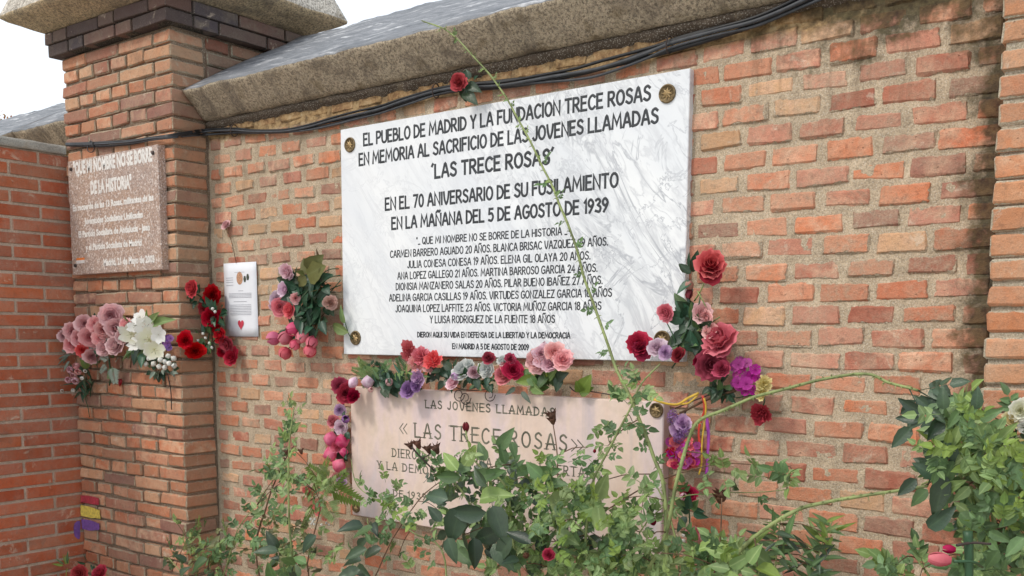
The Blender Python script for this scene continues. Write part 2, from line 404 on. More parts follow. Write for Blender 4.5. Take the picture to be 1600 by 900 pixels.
def join_bricks(name, items, parent, mat):
    """items: (mesh, Matrix, tint): the many leftover bricks as one part"""
    vs = []; fs = []; uvs = []; hs = []; ts = []
    for me, M, t in items:
        n = len(vs)
        for v in me.vertices: vs.append(tuple(M @ v.co)); ts.append(t)
        uvl = me.uv_layers[0].data; ha = me.attributes['half'].data
        for p in me.polygons:
            fs.append([n+i for i in p.vertices])
            for li in p.loop_indices: uvs += list(uvl[li].uv); hs += list(ha[li].vector)
    me = bpy.data.meshes.new(name); me.from_pydata(vs, [], fs)
    me.uv_layers.new(name='UVMap').data.foreach_set('uv', uvs)
    me.attributes.new('half', 'FLOAT_VECTOR', 'CORNER').data.foreach_set('vector', hs)
    me.attributes.new('tint', 'FLOAT', 'POINT').data.foreach_set('value', ts)
    me.materials.append(mat); o = obj(name, me, parent); o['kind'] = 'stuff'; return o

def lay(parent, specs, mat, stuffname='small_bricks', limit=290, pool_n=6, jit=.0016, bev=.003, wild=1.0):
    """specs: (x, y, z, w, d, h, mat) centre and size. Shares meshes between alike bricks."""
    pool = {}; scored = []
    for s in specs:
        x, y, z, w_, d_, h_, mt = s
        px, py = PJ(Vector((x, y, z))); sz = w_*h_/((Vector((x, y, z))-CAM).dot(fw))**2
        inv = -40 < px < 1640 and -40 < py < 930
        scored.append((sz if inv else -1, s))
    scored.sort(key=lambda q: -q[0]); left = []
    for i, (sz, s) in enumerate(scored):
        x, y, z, w_, d_, h_, mt = s
        key = (round(w_, 2), round(d_, 2), round(h_, 3))
        if key not in pool:
            pool[key] = [brick_mesh('brick', w_, d_, h_, bev, jit, rnd) for _ in range(pool_n)]
        me = rnd.choice(pool[key]); rot = tuple(rnd.uniform(-1, 1)*a_*wild for a_ in (.008, .015, .014))
        sx = w_/key[0] if key[0] else 1
        if sz > 0 and i < limit:
            me_has = me
            o = obj('brick', me_has, parent, mt, (x, y, z), rot)
        else:
            from mathutils import Euler
            M = Matrix.Translation((x, y, z)) @ Euler(rot).to_matrix().to_4x4()
            left.append((me, M, rnd.random(), mt))
    for mt in {l[3] for l in left}:
        join_bricks(stuffname, [(a, b_, c) for a, b_, c, q in left if q == mt], parent, mt)

# ------------------------------------------------------------------ main wall
XL, XR = -3.43, -.465                     # visible stretch between the pillars
wall = thing('brick_wall', 'old orange brick wall with thick pale mortar and stone coping behind both plaques', 'wall')
specs = []; CH = .0589; Z0 = 2.448-.004
row = 0; z = Z0-CH/2
while z > -.03:
    off = (row % 2)*.07
    x = XL+.01+off-.14
    while x < XR+.1:
        big = max(0, min(1, (x+3.2)/2.0)); w_ = .126+.008*big+rnd.uniform(-.018, .005); cx = x+.07+rnd.uniform(-.003, .003)
        lo, hi = max(cx-w_/2, XL+.004), min(cx+w_/2, XR+.08)
        if hi-lo > .03:
            specs.append(((lo+hi)/2, .030+rnd.uniform(-.0040, .0012), z+.007*noise.noise(Vector(((lo+hi)*.8, z*2.2, 0)))+.004*noise.noise(Vector(((lo+hi)*3, z*9, 4)))+rnd.uniform(-.002, .002), round(hi-lo, 2), .06, round(rnd.choice((.046, .048, .050))+.0035*big, 3), m_brick))
        x += .14
    z -= CH; row += 1
lay(wall, specs, m_brick, 'lesser_bricks', 295, 14, .0036, .0062)
# mortar bed, a rough sheet with its own relief
def rough_sheet(name, x0, x1, z0, z1, y, step, amp, mat, parent, freq=14):
    nx = int((x1-x0)/step); nz = int((z1-z0)/step); vs = []; fs = []
    for j in range(nz+1):
        for i in range(nx+1):
            X = x0+(x1-x0)*i/nx; Z = z0+(z1-z0)*j/nz
            d = noise.noise(Vector((X*freq, Z*freq, 1.7)))*.55+noise.noise(Vector((X*freq*3.1, Z*freq*3.1, 5.2)))*.6+noise.noise(Vector((X*freq*7, Z*freq*7, 9.2)))*.25
            vs.append((X, y-d*amp, Z))
    for j in range(nz):
        for i in range(nx):
            a = j*(nx+1)+i; fs.append((a, a+1, a+nx+2, a+nx+1))
    me = bpy.data.meshes.new(name); me.from_pydata(vs, [], fs); me.polygons.foreach_set('use_smooth', [True]*len(fs))
    me.materials.append(mat); return obj(name, me, parent)
rough_sheet('mortar', XL-.01, XR+.1, 0, 2.449, .0026, .0064, .0036, m_mort, wall, 16)
mb = MB(); box(mb, -6.5, 1.2, .045, .9, 0, 2.45); obj('wall_core', mb.mesh('wall_core', [m_mort], False), wall)
specs = []                                # stretch of the same wall left of the pillar
for r_ in range(8):
    for i in range(16):
        specs.append((-6.45+.14*i+(r_ % 2)*.07, .030, Z0-CH/2-r_*CH, .12, .06, .047, m_brick))
lay(wall, specs, m_brick, 'lesser_bricks', 0)
rough_sheet('mortar', -6.5, -4.26, 1.9, 2.449, .0055, .03, .004, m_mort, wall)

# coping stones
def coping(x0, x1, zr=2.87, parent=wall, round_left=True):
    prof = [(.93, 2.447), (.06, 2.4475), (.0, 2.447), (-.024, 2.447), (-.036, 2.453), (-.058, 2.477), (-.080, 2.500), (-.102, 2.523), (-.116, 2.538), (-.121, 2.548), (-.114, 2.557),
            (-.09, 2.571), (-.03, 2.606), (.05, 2.652), (.15, 2.708), (.25, 2.764), (.35, 2.82), (.44, zr), (.47, zr), (.6, 2.79), (.8, 2.68), (1.02, 2.555), (.93, 2.447)]
    nx = max(4, int((x1-x0)/.02)); np_ = len(prof); vs = []; fs = []; mi = []
    for i in range(nx+1):
        X = x0+(x1-x0)*i/nx
        ed = max(0, 1-min(i, nx-i)/1.5)*.012
        for k, (Y, Z) in enumerate(prof):
            s = noise.noise(Vector((X*7, Y*18, Z*18)))*.008+noise.noise(Vector((X*26, Y*40, Z*40)))*.006
            Yc, Zc = Y+(.3-Y)*ed*.3, Z+(2.6-Z)*ed
            if k in (0, 1, np_-1): s = 0
            vs.append((X, Yc-s, Zc+s*.5))
    for i in range(nx):
        for k in range(np_-1):
            a = i*np_+k; fs.append((a, a+np_, a+np_+1, a+1)); mi.append(1 if k >= 9 else 0)
    fs.append(tuple(range(np_-1))); mi.append(0); fs.append(tuple(nx*np_+k for k in range(np_-1))[::-1]); mi.append(0)
    me = bpy.data.meshes.new('coping_stone'); me.from_pydata(vs, [], fs); me.materials.append(m_stone); me.materials.append(m_top)
    me.polygons.foreach_set('material_index', mi); me.polygons.foreach_set('use_smooth', [True]*(len(fs)-2)+[False]*2)
    return obj('coping_stone', me, parent)
coping(-3.424, XR+.06)
coping(-4.79, -4.23, 2.835); coping(-6.4, -4.797, 2.835)
# ragged mortar bed squeezed out under the coping
mb = MB(); nx = 300; vs = []; fs = []
for i in range(nx+1):
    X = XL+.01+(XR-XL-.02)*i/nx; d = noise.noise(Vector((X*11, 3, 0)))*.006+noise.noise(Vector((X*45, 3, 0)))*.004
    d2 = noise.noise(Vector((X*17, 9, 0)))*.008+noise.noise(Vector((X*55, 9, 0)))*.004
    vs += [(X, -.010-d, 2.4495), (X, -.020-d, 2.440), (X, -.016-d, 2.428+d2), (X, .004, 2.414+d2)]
for i in range(nx):
    for k in range(3): a = i*4+k; fs.append((a, a+1, a+5, a+4))
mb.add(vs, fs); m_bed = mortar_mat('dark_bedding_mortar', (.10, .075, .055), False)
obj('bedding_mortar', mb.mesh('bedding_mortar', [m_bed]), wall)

# ------------------------------------------------------------------ left pillar
PX0, PX1, PY0, PY1 = -4.242, -3.43, -.165, .44
pil = thing('brick_pillar', 'weathered brown brick pillar with dark top courses and stone cap, left of the marble plaque', 'pillar')
PH = .0562
def pillar_rows(x0, x1, y0, zt, zb, mat, side, cornerR=True, d_side=None, deep=None, mirror=False):
    specs = []; z = zt-PH/2; r_ = 0
    while z > zb:
        x = x1; first = True; seq = ([.122, .245, .245, .245, .245] if r_ % 2 == 0 else [.185, .122, .122, .122, .122, .122, .122, .122])
        for wi, w_ in enumerate(seq):
            lo = max(x-w_, x0)
            if x-lo < .03: break
            jx = rnd.uniform(-.003, .003)
            dd = .155 if wi == 0 else .1
            if x-lo-.010 > .02:
                lw = 1+1.1*max(0, min(1, (1.5-z)/.5)); wz = .005*noise.noise(Vector((x*1.7, z*3, 2)))*lw
                specs.append(((lo+x)/2+.002*(wi > 0)+jx*(wi > 0), y0+dd/2+rnd.uniform(-.003, .003)*lw, z+wz+rnd.uniform(-.0018, .0018), round(x-lo-.009, 2), dd, rnd.choice((.046, .049)), side if (wi == 0 and rnd.random() < .0) else mat))
            x = lo-.002
            if lo <= x0: break
        z -= PH; r_ += 1
    return specs
ZB = 2.785
sp = pillar_rows(PX0, PX1, PY0, ZB, .0, m_pil, m_side)
# side face above the coping slope
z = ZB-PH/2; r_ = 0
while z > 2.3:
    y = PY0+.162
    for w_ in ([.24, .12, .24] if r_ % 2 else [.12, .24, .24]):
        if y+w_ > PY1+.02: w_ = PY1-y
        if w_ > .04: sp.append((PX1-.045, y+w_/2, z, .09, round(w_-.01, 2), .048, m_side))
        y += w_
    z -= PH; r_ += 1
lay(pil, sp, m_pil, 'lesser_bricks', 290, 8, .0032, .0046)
mb = MB(); box(mb, PX0+.012, PX1-.011, PY0+.012, PY1-.01, 0, 2.79); obj('mortar_core', mb.mesh('mortar_core', [m_mortp], False), pil)
# return face: dust and painted-in shade come from the film and darker side bricks
# dark corbel courses
sp = []
for ci, (zz, o) in enumerate(((2.815, .038), (2.866, .046))):
    x = PX1+o; seq = [.24, .12, .24, .12, .24] if ci == 0 else [.12, .24, .12, .24, .12, .24]
    for i, w_ in enumerate(seq):
        lo = max(x-w_, PX0-o)
        if x-lo > .03: sp.append(((lo+x)/2, PY0-o+.06, zz, round(x-lo-.007, 2), .12, .047, m_dark))
        x = lo
    y = PY0-o+.12
    for i, w_ in enumerate(([.22, .24, .24] if ci else [.12, .24, .24])):
        hi = min(y+w_, PY1+o)
        if hi-y > .03: sp.append((PX1+o-.05, (y+hi)/2, zz, .10, round(hi-y-.007, 2), .047, m_dark))
        y = hi
lay(pil, sp, m_dark, 'lesser_bricks', 290, 4, .001, .002)
mb = MB(); box(mb, PX0-.028, PX1+.028, PY0-.028, PY1+.02, 2.792, 2.893); obj('corbel_core', mb.mesh('corbel_core', [m_mortd], False), pil)
# cap stone: chamfered underside, lip, shallow pyramid
def cap(parent, x0, x1, y0, y1, zb=2.892):
    rings = [(.0, 0), (.03, .012), (.07, .028), (.105, .042), (.128, .056), (.130, .066), (.122, .085), (.09, .16), (.05, .26), (-.02, .35), (-.15, .42), (-.3, .46)]
    vs = []; fs = []; mi = []; n = 26
    def ringpts(o):
        a, b, c, d = x0-o, x1+o, y0-o, y1+o; out = []
        for i in range(n): out.append((a+(b-a)*i/n, c))
        for i in range(n): out.append((b, c+(d-c)*i/n))
        for i in range(n): out.append((b-(b-a)*i/n, d))
        for i in range(n): out.append((a, d-(d-c)*i/n))
        return out
    for ri, (o, h) in enumerate(rings):
        for (X, Y) in ringpts(o):
            s = noise.noise(Vector((X*12, Y*12, h*20)))*.006
            vs.append((X+s, Y-s, zb+h+s*.5))
    m4 = 4*n
    for ri in range(len(rings)-1):
        for i in range(m4):
            a = ri*m4+i; b = ri*m4+(i+1) % m4; fs.append((a, b, b+m4, a+m4)); mi.append(0 if ri < 5 else 1)
    fs.append(tuple(range(m4))[::-1]); mi.append(0); fs.append(tuple((len(rings)-1)*m4+i for i in range(m4))); mi.append(1)
    me = bpy.data.meshes.new('cap_stone'); me.from_pydata(vs, [], fs)
    for q in (m_stone2, m_captop): me.materials.append(q)
    me.polygons.foreach_set('material_index', mi); me.polygons.foreach_set('use_smooth', [True]*(len(fs)-2)+[False]*2)
    return obj('cap_stone', me, parent)
m_captop = lichen_stone('pale_cap_granite', (.72, .66, .56), (.66, .61, .53), (.8, .76, .68), .003)
cap(pil, PX0-.046, PX1+.046, PY0-.046, PY1+.04)

# paint daubs of a flag: three single bricks' worth of paint
paint = thing('paint_daub', 'red, yellow and purple paint stripes daubed at the foot of the brown pillar', 'graffiti')
def daub(name, pts, Y, mat, plane='Y', X=0):
    vs = []; n = 22
    cx = sum(p[0] for p in pts)/len(pts); cy_ = sum(p[1] for p in pts)/len(pts)
    ring = tube_pts([(p[0], p[1], 0) for p in pts+[pts[0]]], 5)[:-1]
    mbb = MB()
    def put(x, y):
        if plane == 'Y':
            q = P(x, y, Y)
        else:
            d = ray(x, y); q = CAM+d*((X-CAM.x)/d.x)
        return q
    vs = [put(cx, cy_)]+[put(q.x+noise.noise(q*.8)*1.2, q.y+noise.noise(q*.8+Vector((5, 0, 0)))*.8) for q in ring]
    mbb.add(vs, [(0, i, i % len(ring)+1) for i in range(1, len(ring)+1)])
    return obj(name, mbb.mesh(name, [mat], False), paint)
mp_r = plain('red_daub_paint', (.46, .05, .07), .8, .3, 90, .003); mp_y = plain('yellow_daub_paint', (.78, .62, .12), .7, .3, 90, .003); mp_p = plain('purple_daub_paint', (.20, .09, .34), .7, .3, 90, .003)
daub('stripe', [(126, 774), (126.5, 774), (140, 775), (153, 778), (154, 778), (154.5, 789), (153, 789), (140, 787), (127, 785), (126, 785)], PY0-.0065, mp_r)
daub('stripe', [(126, 789), (127, 789), (140, 792), (155, 797), (156, 797), (156.5, 810), (155, 810), (142, 809), (127, 806), (126, 805)], PY0-.0065, mp_y)
daub('stripe', [(127, 811), (128, 811), (141, 813), (154, 818), (155, 818), (155, 828), (153, 828), (141, 829), (129, 826), (128, 825)], PY0-.0065, mp_p)
daub('stripe', [(115, 825), (118, 816), (125, 815), (125, 830), (124, 842), (117, 838)], 0, mp_p, 'X', -4.2425)

# ------------------------------------------------------------------ right pillar
rp = thing('brick_pillar', 'bright orange brick pillar cut off by the right edge, beside the black mould streak', 'pillar')
sp = []; zz = 2.79; r_ = 0; RH = .0553
while zz > 0:
    x = -.465; seq = ([.185, .122, .122, .122, .122, .122] if r_ % 2 else [.245, .245, .245, .12])
    for wi, w_ in enumerate(seq):
        hi = min(x+w_, .34)
        if hi-x > .03: sp.append(((x+hi)/2, PY0+.078+rnd.uniform(-.003, .003), zz, round(hi-x-.009, 2), .155, .047+rnd.uniform(-.001, .001), m_rp))
        x = hi
    zz -= RH; r_ += 1
lay(rp, sp, m_rp, 'lesser_bricks', 290, 8, .0034, .005)
mb = MB(); box(mb, -.454, .33, PY0+.010, .044, 0, 2.80); obj('mortar_core', mb.mesh('mortar_core', [mortar_mat('pale_pillar_mortar', (.45, .39, .29), False)], False), rp)

# ------------------------------------------------------------------ new red brick wall on the left
RX = -4.2445; redw = thing('brick_wall', 'smooth new red brick wall meeting the brown pillar at the left edge', 'wall')
sp = []; zt = 2.378; PR = .0583; r_ = 0; zz = zt-PR/2
while zz > -.02:
    y = -.135; first = .12+.031 if r_ % 2 == 0 else .281
    i = 0
    while y > -1.6:
        w_ = first if i == 0 else .26
        lo = y-w_
        sp.append((RX-.055, (y+lo)/2-.0, zz, .11, round(w_-.012, 3), .0465, m_red)); y = lo; i += 1
    zz -= PR; r_ += 1
lay(redw, sp, m_red, 'lesser_bricks', 290, 4, .0008, .0016, .45)
mb = MB(); box(mb, RX-.12, RX-.0045, -1.6, -.13, 0, 2.378); obj('mortar_core', mb.mesh('mortar_core', [m_mortr], False), redw)
mb = MB(); nx = 40; vs = []; fs = []
for i in range(nx+1):
    Y = -1.62+1.455*i/nx; s = noise.noise(Vector((Y*14, 0, 2)))*.003
    vs += [(RX-.14, Y, 2.379), (RX+.010, Y, 2.380+s), (RX+.013+s, Y, 2.385), (RX+.012+s, Y, 2.408+s), (RX+.004, Y, 2.418+s), (RX-.14, Y, 2.422)]
for i in range(nx):
    for k in range(6): a = i*6+k; b2 = i*6+(k+1) % 6; fs.append((a, b2, b2+6, a+6))
fs += [tuple(range(6)), tuple(nx*6+k for k in range(6))[::-1]]
mb.add(vs, fs); obj('cement_coping', mb.mesh('cement_coping', [m_cem]), redw)

# ------------------------------------------------------------------ lettering (own stroke alphabet)
def st(s): v = [float(q) for q in s.replace(',', ' ').split()]; return [(v[i], v[i+1]) for i in range(0, len(v), 2)]
def sm(s): return [(p.x, p.y) for p in tube_pts([(a, b, 0) for a, b in st(s)], 4)]
def oval(w_, h=1.0, y=0.0): return [(w_/2+w_/2*math.cos(a), y+h/2+h/2*math.sin(a)) for a in [2*math.pi*i/14 for i in range(15)]]
NN = [st('0 0 0 1 .54 0 .54 1')]
G = {'A': (.60, [st('0 0 .24 .94 .30 1 .36 .94 .60 0'), st('.1 .34 .5 .34')]),
 'B': (.50, [st('0 0 0 1'), sm('0 1 .34 .97 .42 .77 .3 .57 0 .54'), sm('0 .54 .4 .5 .5 .27 .36 .04 0 0')]),
 'C': (.54, [sm('.54 .86 .32 1 .08 .82 0 .46 .1 .12 .32 0 .54 .14')]),
 'D': (.55, [st('0 0 0 1'), sm('0 1 .36 .9 .55 .5 .38 .1 0 0')]),
 'E': (.46, [st('.44 1 0 1 0 0 .46 0'), st('0 .53 .38 .53')]),
 'F': (.44, [st('.44 1 0 1 0 0'), st('0 .52 .36 .52')]),
 'G': (.56, [sm('.54 .86 .32 1 .08 .82 0 .46 .1 .1 .34 0 .56 .16'), st('.56 .16 .56 .46 .34 .46')]),
 'H': (.52, [st('0 0 0 1'), st('.52 0 .52 1'), st('0 .5 .52 .5')]),
 'I': (.06, [st('.03 0 .03 1')]), 'J': (.34, [sm('.34 1 .34 .3 .26 .04 .1 .02 0 .16')]),
 'L': (.44, [st('0 1 0 0 .44 0')]), 'M': (.74, [st('0 0 .08 1 .37 .28 .66 1 .74 0')]),
 'N': (.54, NN), 'Ñ': (.54, NN+[sm('.08 1.16 .2 1.27 .34 1.17 .46 1.28')]), 'O': (.6, [oval(.6)]),
 'P': (.46, [st('0 0 0 1'), sm('0 1 .36 .97 .46 .73 .34 .5 0 .45')]), 'Q': (.62, [oval(.6), st('.34 .26 .64 -.06')]),
 'R': (.52, [st('0 0 0 1'), sm('0 1 .36 .97 .46 .73 .34 .52 0 .47'), st('.2 .48 .52 0')]),
 'S': (.48, [sm('.46 .86 .28 1 .07 .88 .07 .66 .26 .53 .45 .38 .45 .13 .24 0 0 .14')]),
 'T': (.54, [st('0 1 .54 1'), st('.27 1 .27 0')]), 'U': (.54, [sm('0 1 0 .34 .08 .08 .27 0 .46 .08 .54 .34 .54 1')]),
 'V': (.54, [sm('0 1 .09 .38 .27 0 .45 .38 .54 1')]), 'Y': (.52, [st('0 1 .26 .48 .52 1'), st('.26 .48 .26 0')]),
 'Z': (.5, [st('0 1 .48 1 0 0 .5 0')]), '0': (.46, [oval(.46)]), '1': (.16, [st('0 .8 .14 1 .14 0')]),
 '2': (.44, [sm('.02 .8 .2 1 .42 .84 .36 .52 0 0'), st('0 0 .44 0')]),
 '3': (.44, [sm('.02 .9 .24 1 .4 .8 .2 .55'), sm('.2 .55 .44 .34 .34 .03 0 .1')]),
 '4': (.48, [st('.36 0 .36 1 0 .3 .5 .3')]), '5': (.44, [st('.42 1 .06 1 .03 .58'), sm('.03 .58 .3 .62 .44 .32 .28 .02 0 .08')]),
 '6': (.44, [sm('.38 1 .1 .62 0 .3 .2 0 .42 .14 .42 .42 .2 .56 .03 .36')]), '7': (.44, [st('0 1 .44 1 .14 0')]),
 '8': (.44, [oval(.40, .46, .54), oval(.44, .54, 0)]), '9': (.44, [sm('.1 0 .34 .4 .43 .72 .22 1 .02 .84 .04 .58 .24 .46 .4 .62')]),
 '.': (.06, [st('.03 0 .03 .05')]), ',': (.06, [st('.05 .05 0 -.1')]), '´': (.1, [st('0 .92 .09 1.08')]), "'": (.1, [st('0 1.08 .09 .92')]),
 '"': (.14, [st('.02 1.05 .02 .85'), st('.12 1.05 .12 .85')]),
 '«': (.5, [st('.24 .9 0 .45 .24 0'), st('.5 .9 .26 .45 .5 0')]), '»': (.5, [st('0 .9 .24 .45 0 0'), st('.26 .9 .5 .45 .26 0')]), '_': (.3, [st('0 0 .05 0'), st('.14 0 .19 0'), st('.28 0 .33 0')])}
def layout(txt, big=None, gap=.2, space=.33):
    x = 0; out = []
    for ch in txt:
        if ch == ' ': x += space; continue
        w_, strokes = G[ch]; out.append((x, ch)); x += w_+gap
    return out, x-gap
def write(txt, p0, p1, h, Y, weight, mat, parent, caps=None, serif=False):
    """txt between world x of p0 and p1 with base line z0..z1"""
    items, tot = layout(txt, None, .36, .5) if serif else layout(txt); sx = (p1[0]-p0[0])/tot; mb = MB(); cnt = 0; last = 0
    for x, ch in items:
        if cnt and x-last > G[prev][0]+(.5 if serif else .35): obj('inscription', mb.mesh('inscription', [mat], False), parent); mb = MB()
        last = x; prev = ch
        for s_ in G[ch][1]:
            pts = [(p0[0]+(x+a)*sx, p0[1]+(p1[1]-p0[1])*(x+a)/tot+b*h) for (a, b) in s_]
            ribbon(mb, pts, weight, Y-.0004-.00002*(cnt % 5)); cnt += 1
            if serif and len(s_) < 6:
                for e in (pts[0], pts[-1]): ribbon(mb, [(e[0]-weight*1.15, e[1]), (e[0]+weight*1.15, e[1])], weight*.5, Y-.00055)
    return obj('inscription', mb.mesh('inscription', [mat], False), parent)
def ribbon(mb, pts, w_, Y):
    n = len(pts); V2 = [Vector(p) for p in pts]; vs = []; closed = (V2[0]-V2[-1]).length < 1e-7
    for i in range(n):
        a = V2[i-1] if i else (V2[-2] if closed else None); b = V2[i+1] if i < n-1 else (V2[1] if closed else None)
        d1 = (V2[i]-a).normalized() if a else None; d2 = (b-V2[i]).normalized() if b else None
        d1 = d1 or d2; d2 = d2 or d1
        n1 = Vector((-d1.y, d1.x)); n2 = Vector((-d2.y, d2.x)); m_ = (n1+n2)
        m_ = n1 if m_.length < .3 else m_.normalized()
        k = 1/max(.45, m_.dot(n1)); o = m_*(w_/2*k)
        c = V2[i].copy()
        if not closed:
            if i == 0: c -= d2*w_*.35
            if i == n-1: c += d1*w_*.35
        vs += [(c.x+o.x, Y+.0003, c.y+o.y), (c.x, Y-.0003, c.y), (c.x-o.x, Y+.0003, c.y-o.y)]
    fs = []
    for i in range(n-1):
        a = i*3; fs += [(a, a+1, a+4, a+3), (a+1, a+2, a+5, a+4)]
    mb.add(vs, fs)

def slab(name, x0, x1, z0, z1, yb, yf, mat, parent, b=.002):
    mb = MB(); box(mb, x0, x1, yf, yb, z0, z1, 0, b); return obj(name, mb.mesh(name, [mat], False), parent)
def medallion(parent, x, z, Y, r_, star=8):
    mb = MB(); n = 24; prof = [(1, 0), (1, .0035), (.93, .006), (.84, .0055), (.80, .0025), (0, .0025)]
    vs = [(r_*q*math.cos(2*math.pi*i/n), -h, r_*q*math.sin(2*math.pi*i/n)) for q, h in prof for i in range(n)]
    fs = [(k*n+i, k*n+(i+1) % n, (k+1)*n+(i+1) % n, (k+1)*n+i) for k in range(len(prof)-1) for i in range(n)]
    mb.add(vs, fs); o = obj('medallion', mb.mesh('medallion', [m_bronze]), parent, None, (x, Y, z))
    mb = MB(); vs = [(0, -.0085, 0)]; m2 = star*2
    for i in range(m2):
        q = r_*(.66 if i % 2 else .34); a = 2*math.pi*i/m2+.3; vs.append((q*math.cos(a), -.004, q*math.sin(a)))
    mb.add(vs, [(0, i, i % m2+1) for i in range(1, m2+1)]); obj('rosette', mb.mesh('rosette', [m_bronze2], False), o)
    return o

# ---- white marble plaque
marble = thing('memorial_plaque', 'large white marble memorial plaque with black lettering and bronze medallions', 'plaque')
MY = -.022; mx0, mx1, mz0, mz1 = -2.638, -1.264, 1.523, 2.3205
slab('marble_slab', mx0, mx1, mz0, mz1, .004, MY, m_marble, marble)
def L(txt, xl, yl, xr, yr, h0, wgt, mat, parent, Y, serif=False):
    """line whose first and last letters have their feet at the surveyed points"""
    a = P(xl, yl, Y); b = P(xr, yr, Y); zz = (a.z+b.z)/2
    hm = h0
    return write(txt, (a.x, zz+(a.z-zz)*.3), (b.x, zz+(b.z-zz)*.3), hm, Y, wgt, mat, parent, None, serif)
ML = [("EL PUEBLO DE MADRID Y LA FUNDACION TRECE ROSAS", 568.5, 227.5, 1015.5, 155.5, .0385, .0080),
 ("EN MEMORIA AL SACRIFICIO DE LAS JOVENES LLAMADAS", 561.5, 259, 1027.5, 190.5, .0385, .0080),
 ("´LAS TRECE ROSAS´", 675, 278.5, 864, 254.5, .0415, .0092),
 ("EN EL 70 ANIVERSARIO DE SU FUSILAMIENTO", 602.5, 328, 965, 291.5, .0385, .0080),
 ("EN LA MAÑANA DEL 5 DE AGOSTO DE 1939", 612.5, 357.5, 949.5, 330.5, .0375, .0080),
 ('"_ QUE MI NOMBRE NO SE BORRE DE LA HISTORIA _"', 651, 381, 889, 367, .0215, .0042),
 ("CARMEN BARRERO AGUADO 20 AÑOS. BLANCA BRISAC VAZQUEZ 29 AÑOS.", 610, 401.6, 949.5, 384, .0225, .0042),
 ("JULIA CONESA CONESA 19 AÑOS. ELENA GIL OLAYA 20 AÑOS.", 637, 418, 922, 405.5, .0225, .0042),
 ("ANA LOPEZ GALLEGO 21 AÑOS. MARTINA BARROSO GARCIA 24 AÑOS.", 621.5, 435.5, 933, 425, .0225, .0042),
 ("DIONISIA MANZANERO SALAS 20 AÑOS. PILAR BUENO IBAÑEZ 27 AÑOS.", 619, 452.5, 941, 444, .0225, .0042),
 ("ADELINA GARCIA CASILLAS 19 AÑOS. VIRTUDES GONZALEZ GARCIA 18 AÑOS", 608.5, 470, 955.5, 463.5, .0225, .0042),
 ("JOAQUINA LOPEZ LAFFITE 23 AÑOS. VICTORIA MUÑOZ GARCIA 18 AÑOS", 618.5, 487, 939, 484, .0225, .0042),
 ("Y LUISA RODRIGUEZ DE LA FUENTE 18 AÑOS", 672, 504, 866.5, 504.5, .0225, .0042),
 ("DIERON AQUI SU VIDA EN DEFENSA DE LA LIBERTAD Y LA DEMOCRACIA", 652.5, 526.5, 890.5, 528.5, .0165, .0041),
 ("EN MADRID A 5 DE AGOSTO DE 2009", 707, 545, 826, 546.5, .0165, .0041)]
for t, xl, yl, xr, yr, h_, wg in ML: L(t, xl, yl, xr, yr, h_, wg, m_ink, marble, MY)
for q in ((547.2, 226.4), (1043, 146.5), (556, 528)):
    p_ = P(q[0], q[1], MY); medallion(marble, p_.x, p_.z, MY, .026, 8)
p_ = P(1043, 146.5, MY); medallion(marble, p_.x, mz0+.062, MY, .026, 8)

# ---- lower rose marble plaque
low = thing('memorial_plaque', 'older pinkish cream marble plaque below the white one, half hidden by rose bushes', 'plaque')
LY = -.038; lx0, lx1, lz0, lz1 = -2.590, -1.314, .935, 1.408
slab('marble_slab', lx0, lx1, lz0, lz1, .004, LY, m_pink, low, .003)
LL = [("LAS JOVENES LLAMADAS", 665, 636, 866, 652, .0255, .0050), ("«", 624.5, 677, 636, 678.5, .040, .0036), ("»", 893, 705, 911, 706.5, .040, .0036),
 ("LAS TRECE ROSAS", 648.5, 682, 885, 705, .0475, .0068),
 ("DIERON AQUI SU VIDA POR LA LIBERTAD", 613.5, 713.5, 925, 747, .0285, .0046),
 ("Y LA DEMOCRACIA EL DIA 5 DE AGOSTO", 590, 732.5, 925, 770, .0265, .0046),
 ("DE 1939", 615, 776, 665, 781, .023, .0046)]
for t, xl, yl, xr, yr, h_, wg in LL: L(t, xl, yl, xr, yr, h_, wg, m_green, low, LY, len(t) > 2)
for q in ((1026, 641), (557, 793.5)):
    p_ = P(q[0], q[1], LY); medallion(low, p_.x, p_.z, LY, .018 if q[0] < 900 else .022, 6)

# ---- speckled granite plaque on the pillar
gp = thing('memorial_plaque', 'speckled pink granite plaque with white lettering on the brown pillar', 'plaque')
GY = -.197; gx0, gx1, gz0, gz1 = -4.168, -3.492, 1.850, 2.338
slab('granite_slab', gx0, gx1, gz0, gz1, PY0+.004, GY, m_gran, gp)
def font_line(txt, xl, yl, xr, h_, Y, mat, parent, offs=.02):
    cu = bpy.data.curves.new('t', 'FONT'); cu.body = txt; cu.size = 1; cu.offset = offs; cu.resolution_u = 2
    o = bpy.data.objects.new('t', cu); col.objects.link(o); dg = bpy.context.evaluated_depsgraph_get()
    me = bpy.data.meshes.new_from_object(o.evaluated_get(dg)); bpy.data.objects.remove(o)
    xs = [v.co.x for v in me.vertices]; x0, x1 = min(xs), max(xs)
    a = P(xl, yl, Y); b = P(xr, yl, Y); k = (b.x-a.x)/(x1-x0)
    for v in me.vertices: v.co = Vector((a.x+(v.co.x-x0)*k, Y-.0006, a.z+v.co.y*h_/.72))
    me.materials.clear(); me.materials.append(mat); me.name = 'inscription'; return obj('inscription', me, parent)
GL = [('"QUE MI NOMBRE NO SE BORRE', 115, 273, 239, .052), ('DE LA HISTORIA"', 142, 303, 206.5, .052), ('En recuerdo de las 13 Rosas, militantes de las', 114, 330, 241, .026),
      ('Juventudes Socialistas Unificadas', 132, 350.5, 224, .026), ('El Partido Socialista de Andalucia - Jaen', 123, 371, 235, .026),
      ('y el Partido Socialista de Madrid', 134, 391, 222, .026), ('Madrid, 21 de Mayo de 2003', 162, 415, 242, .028)]
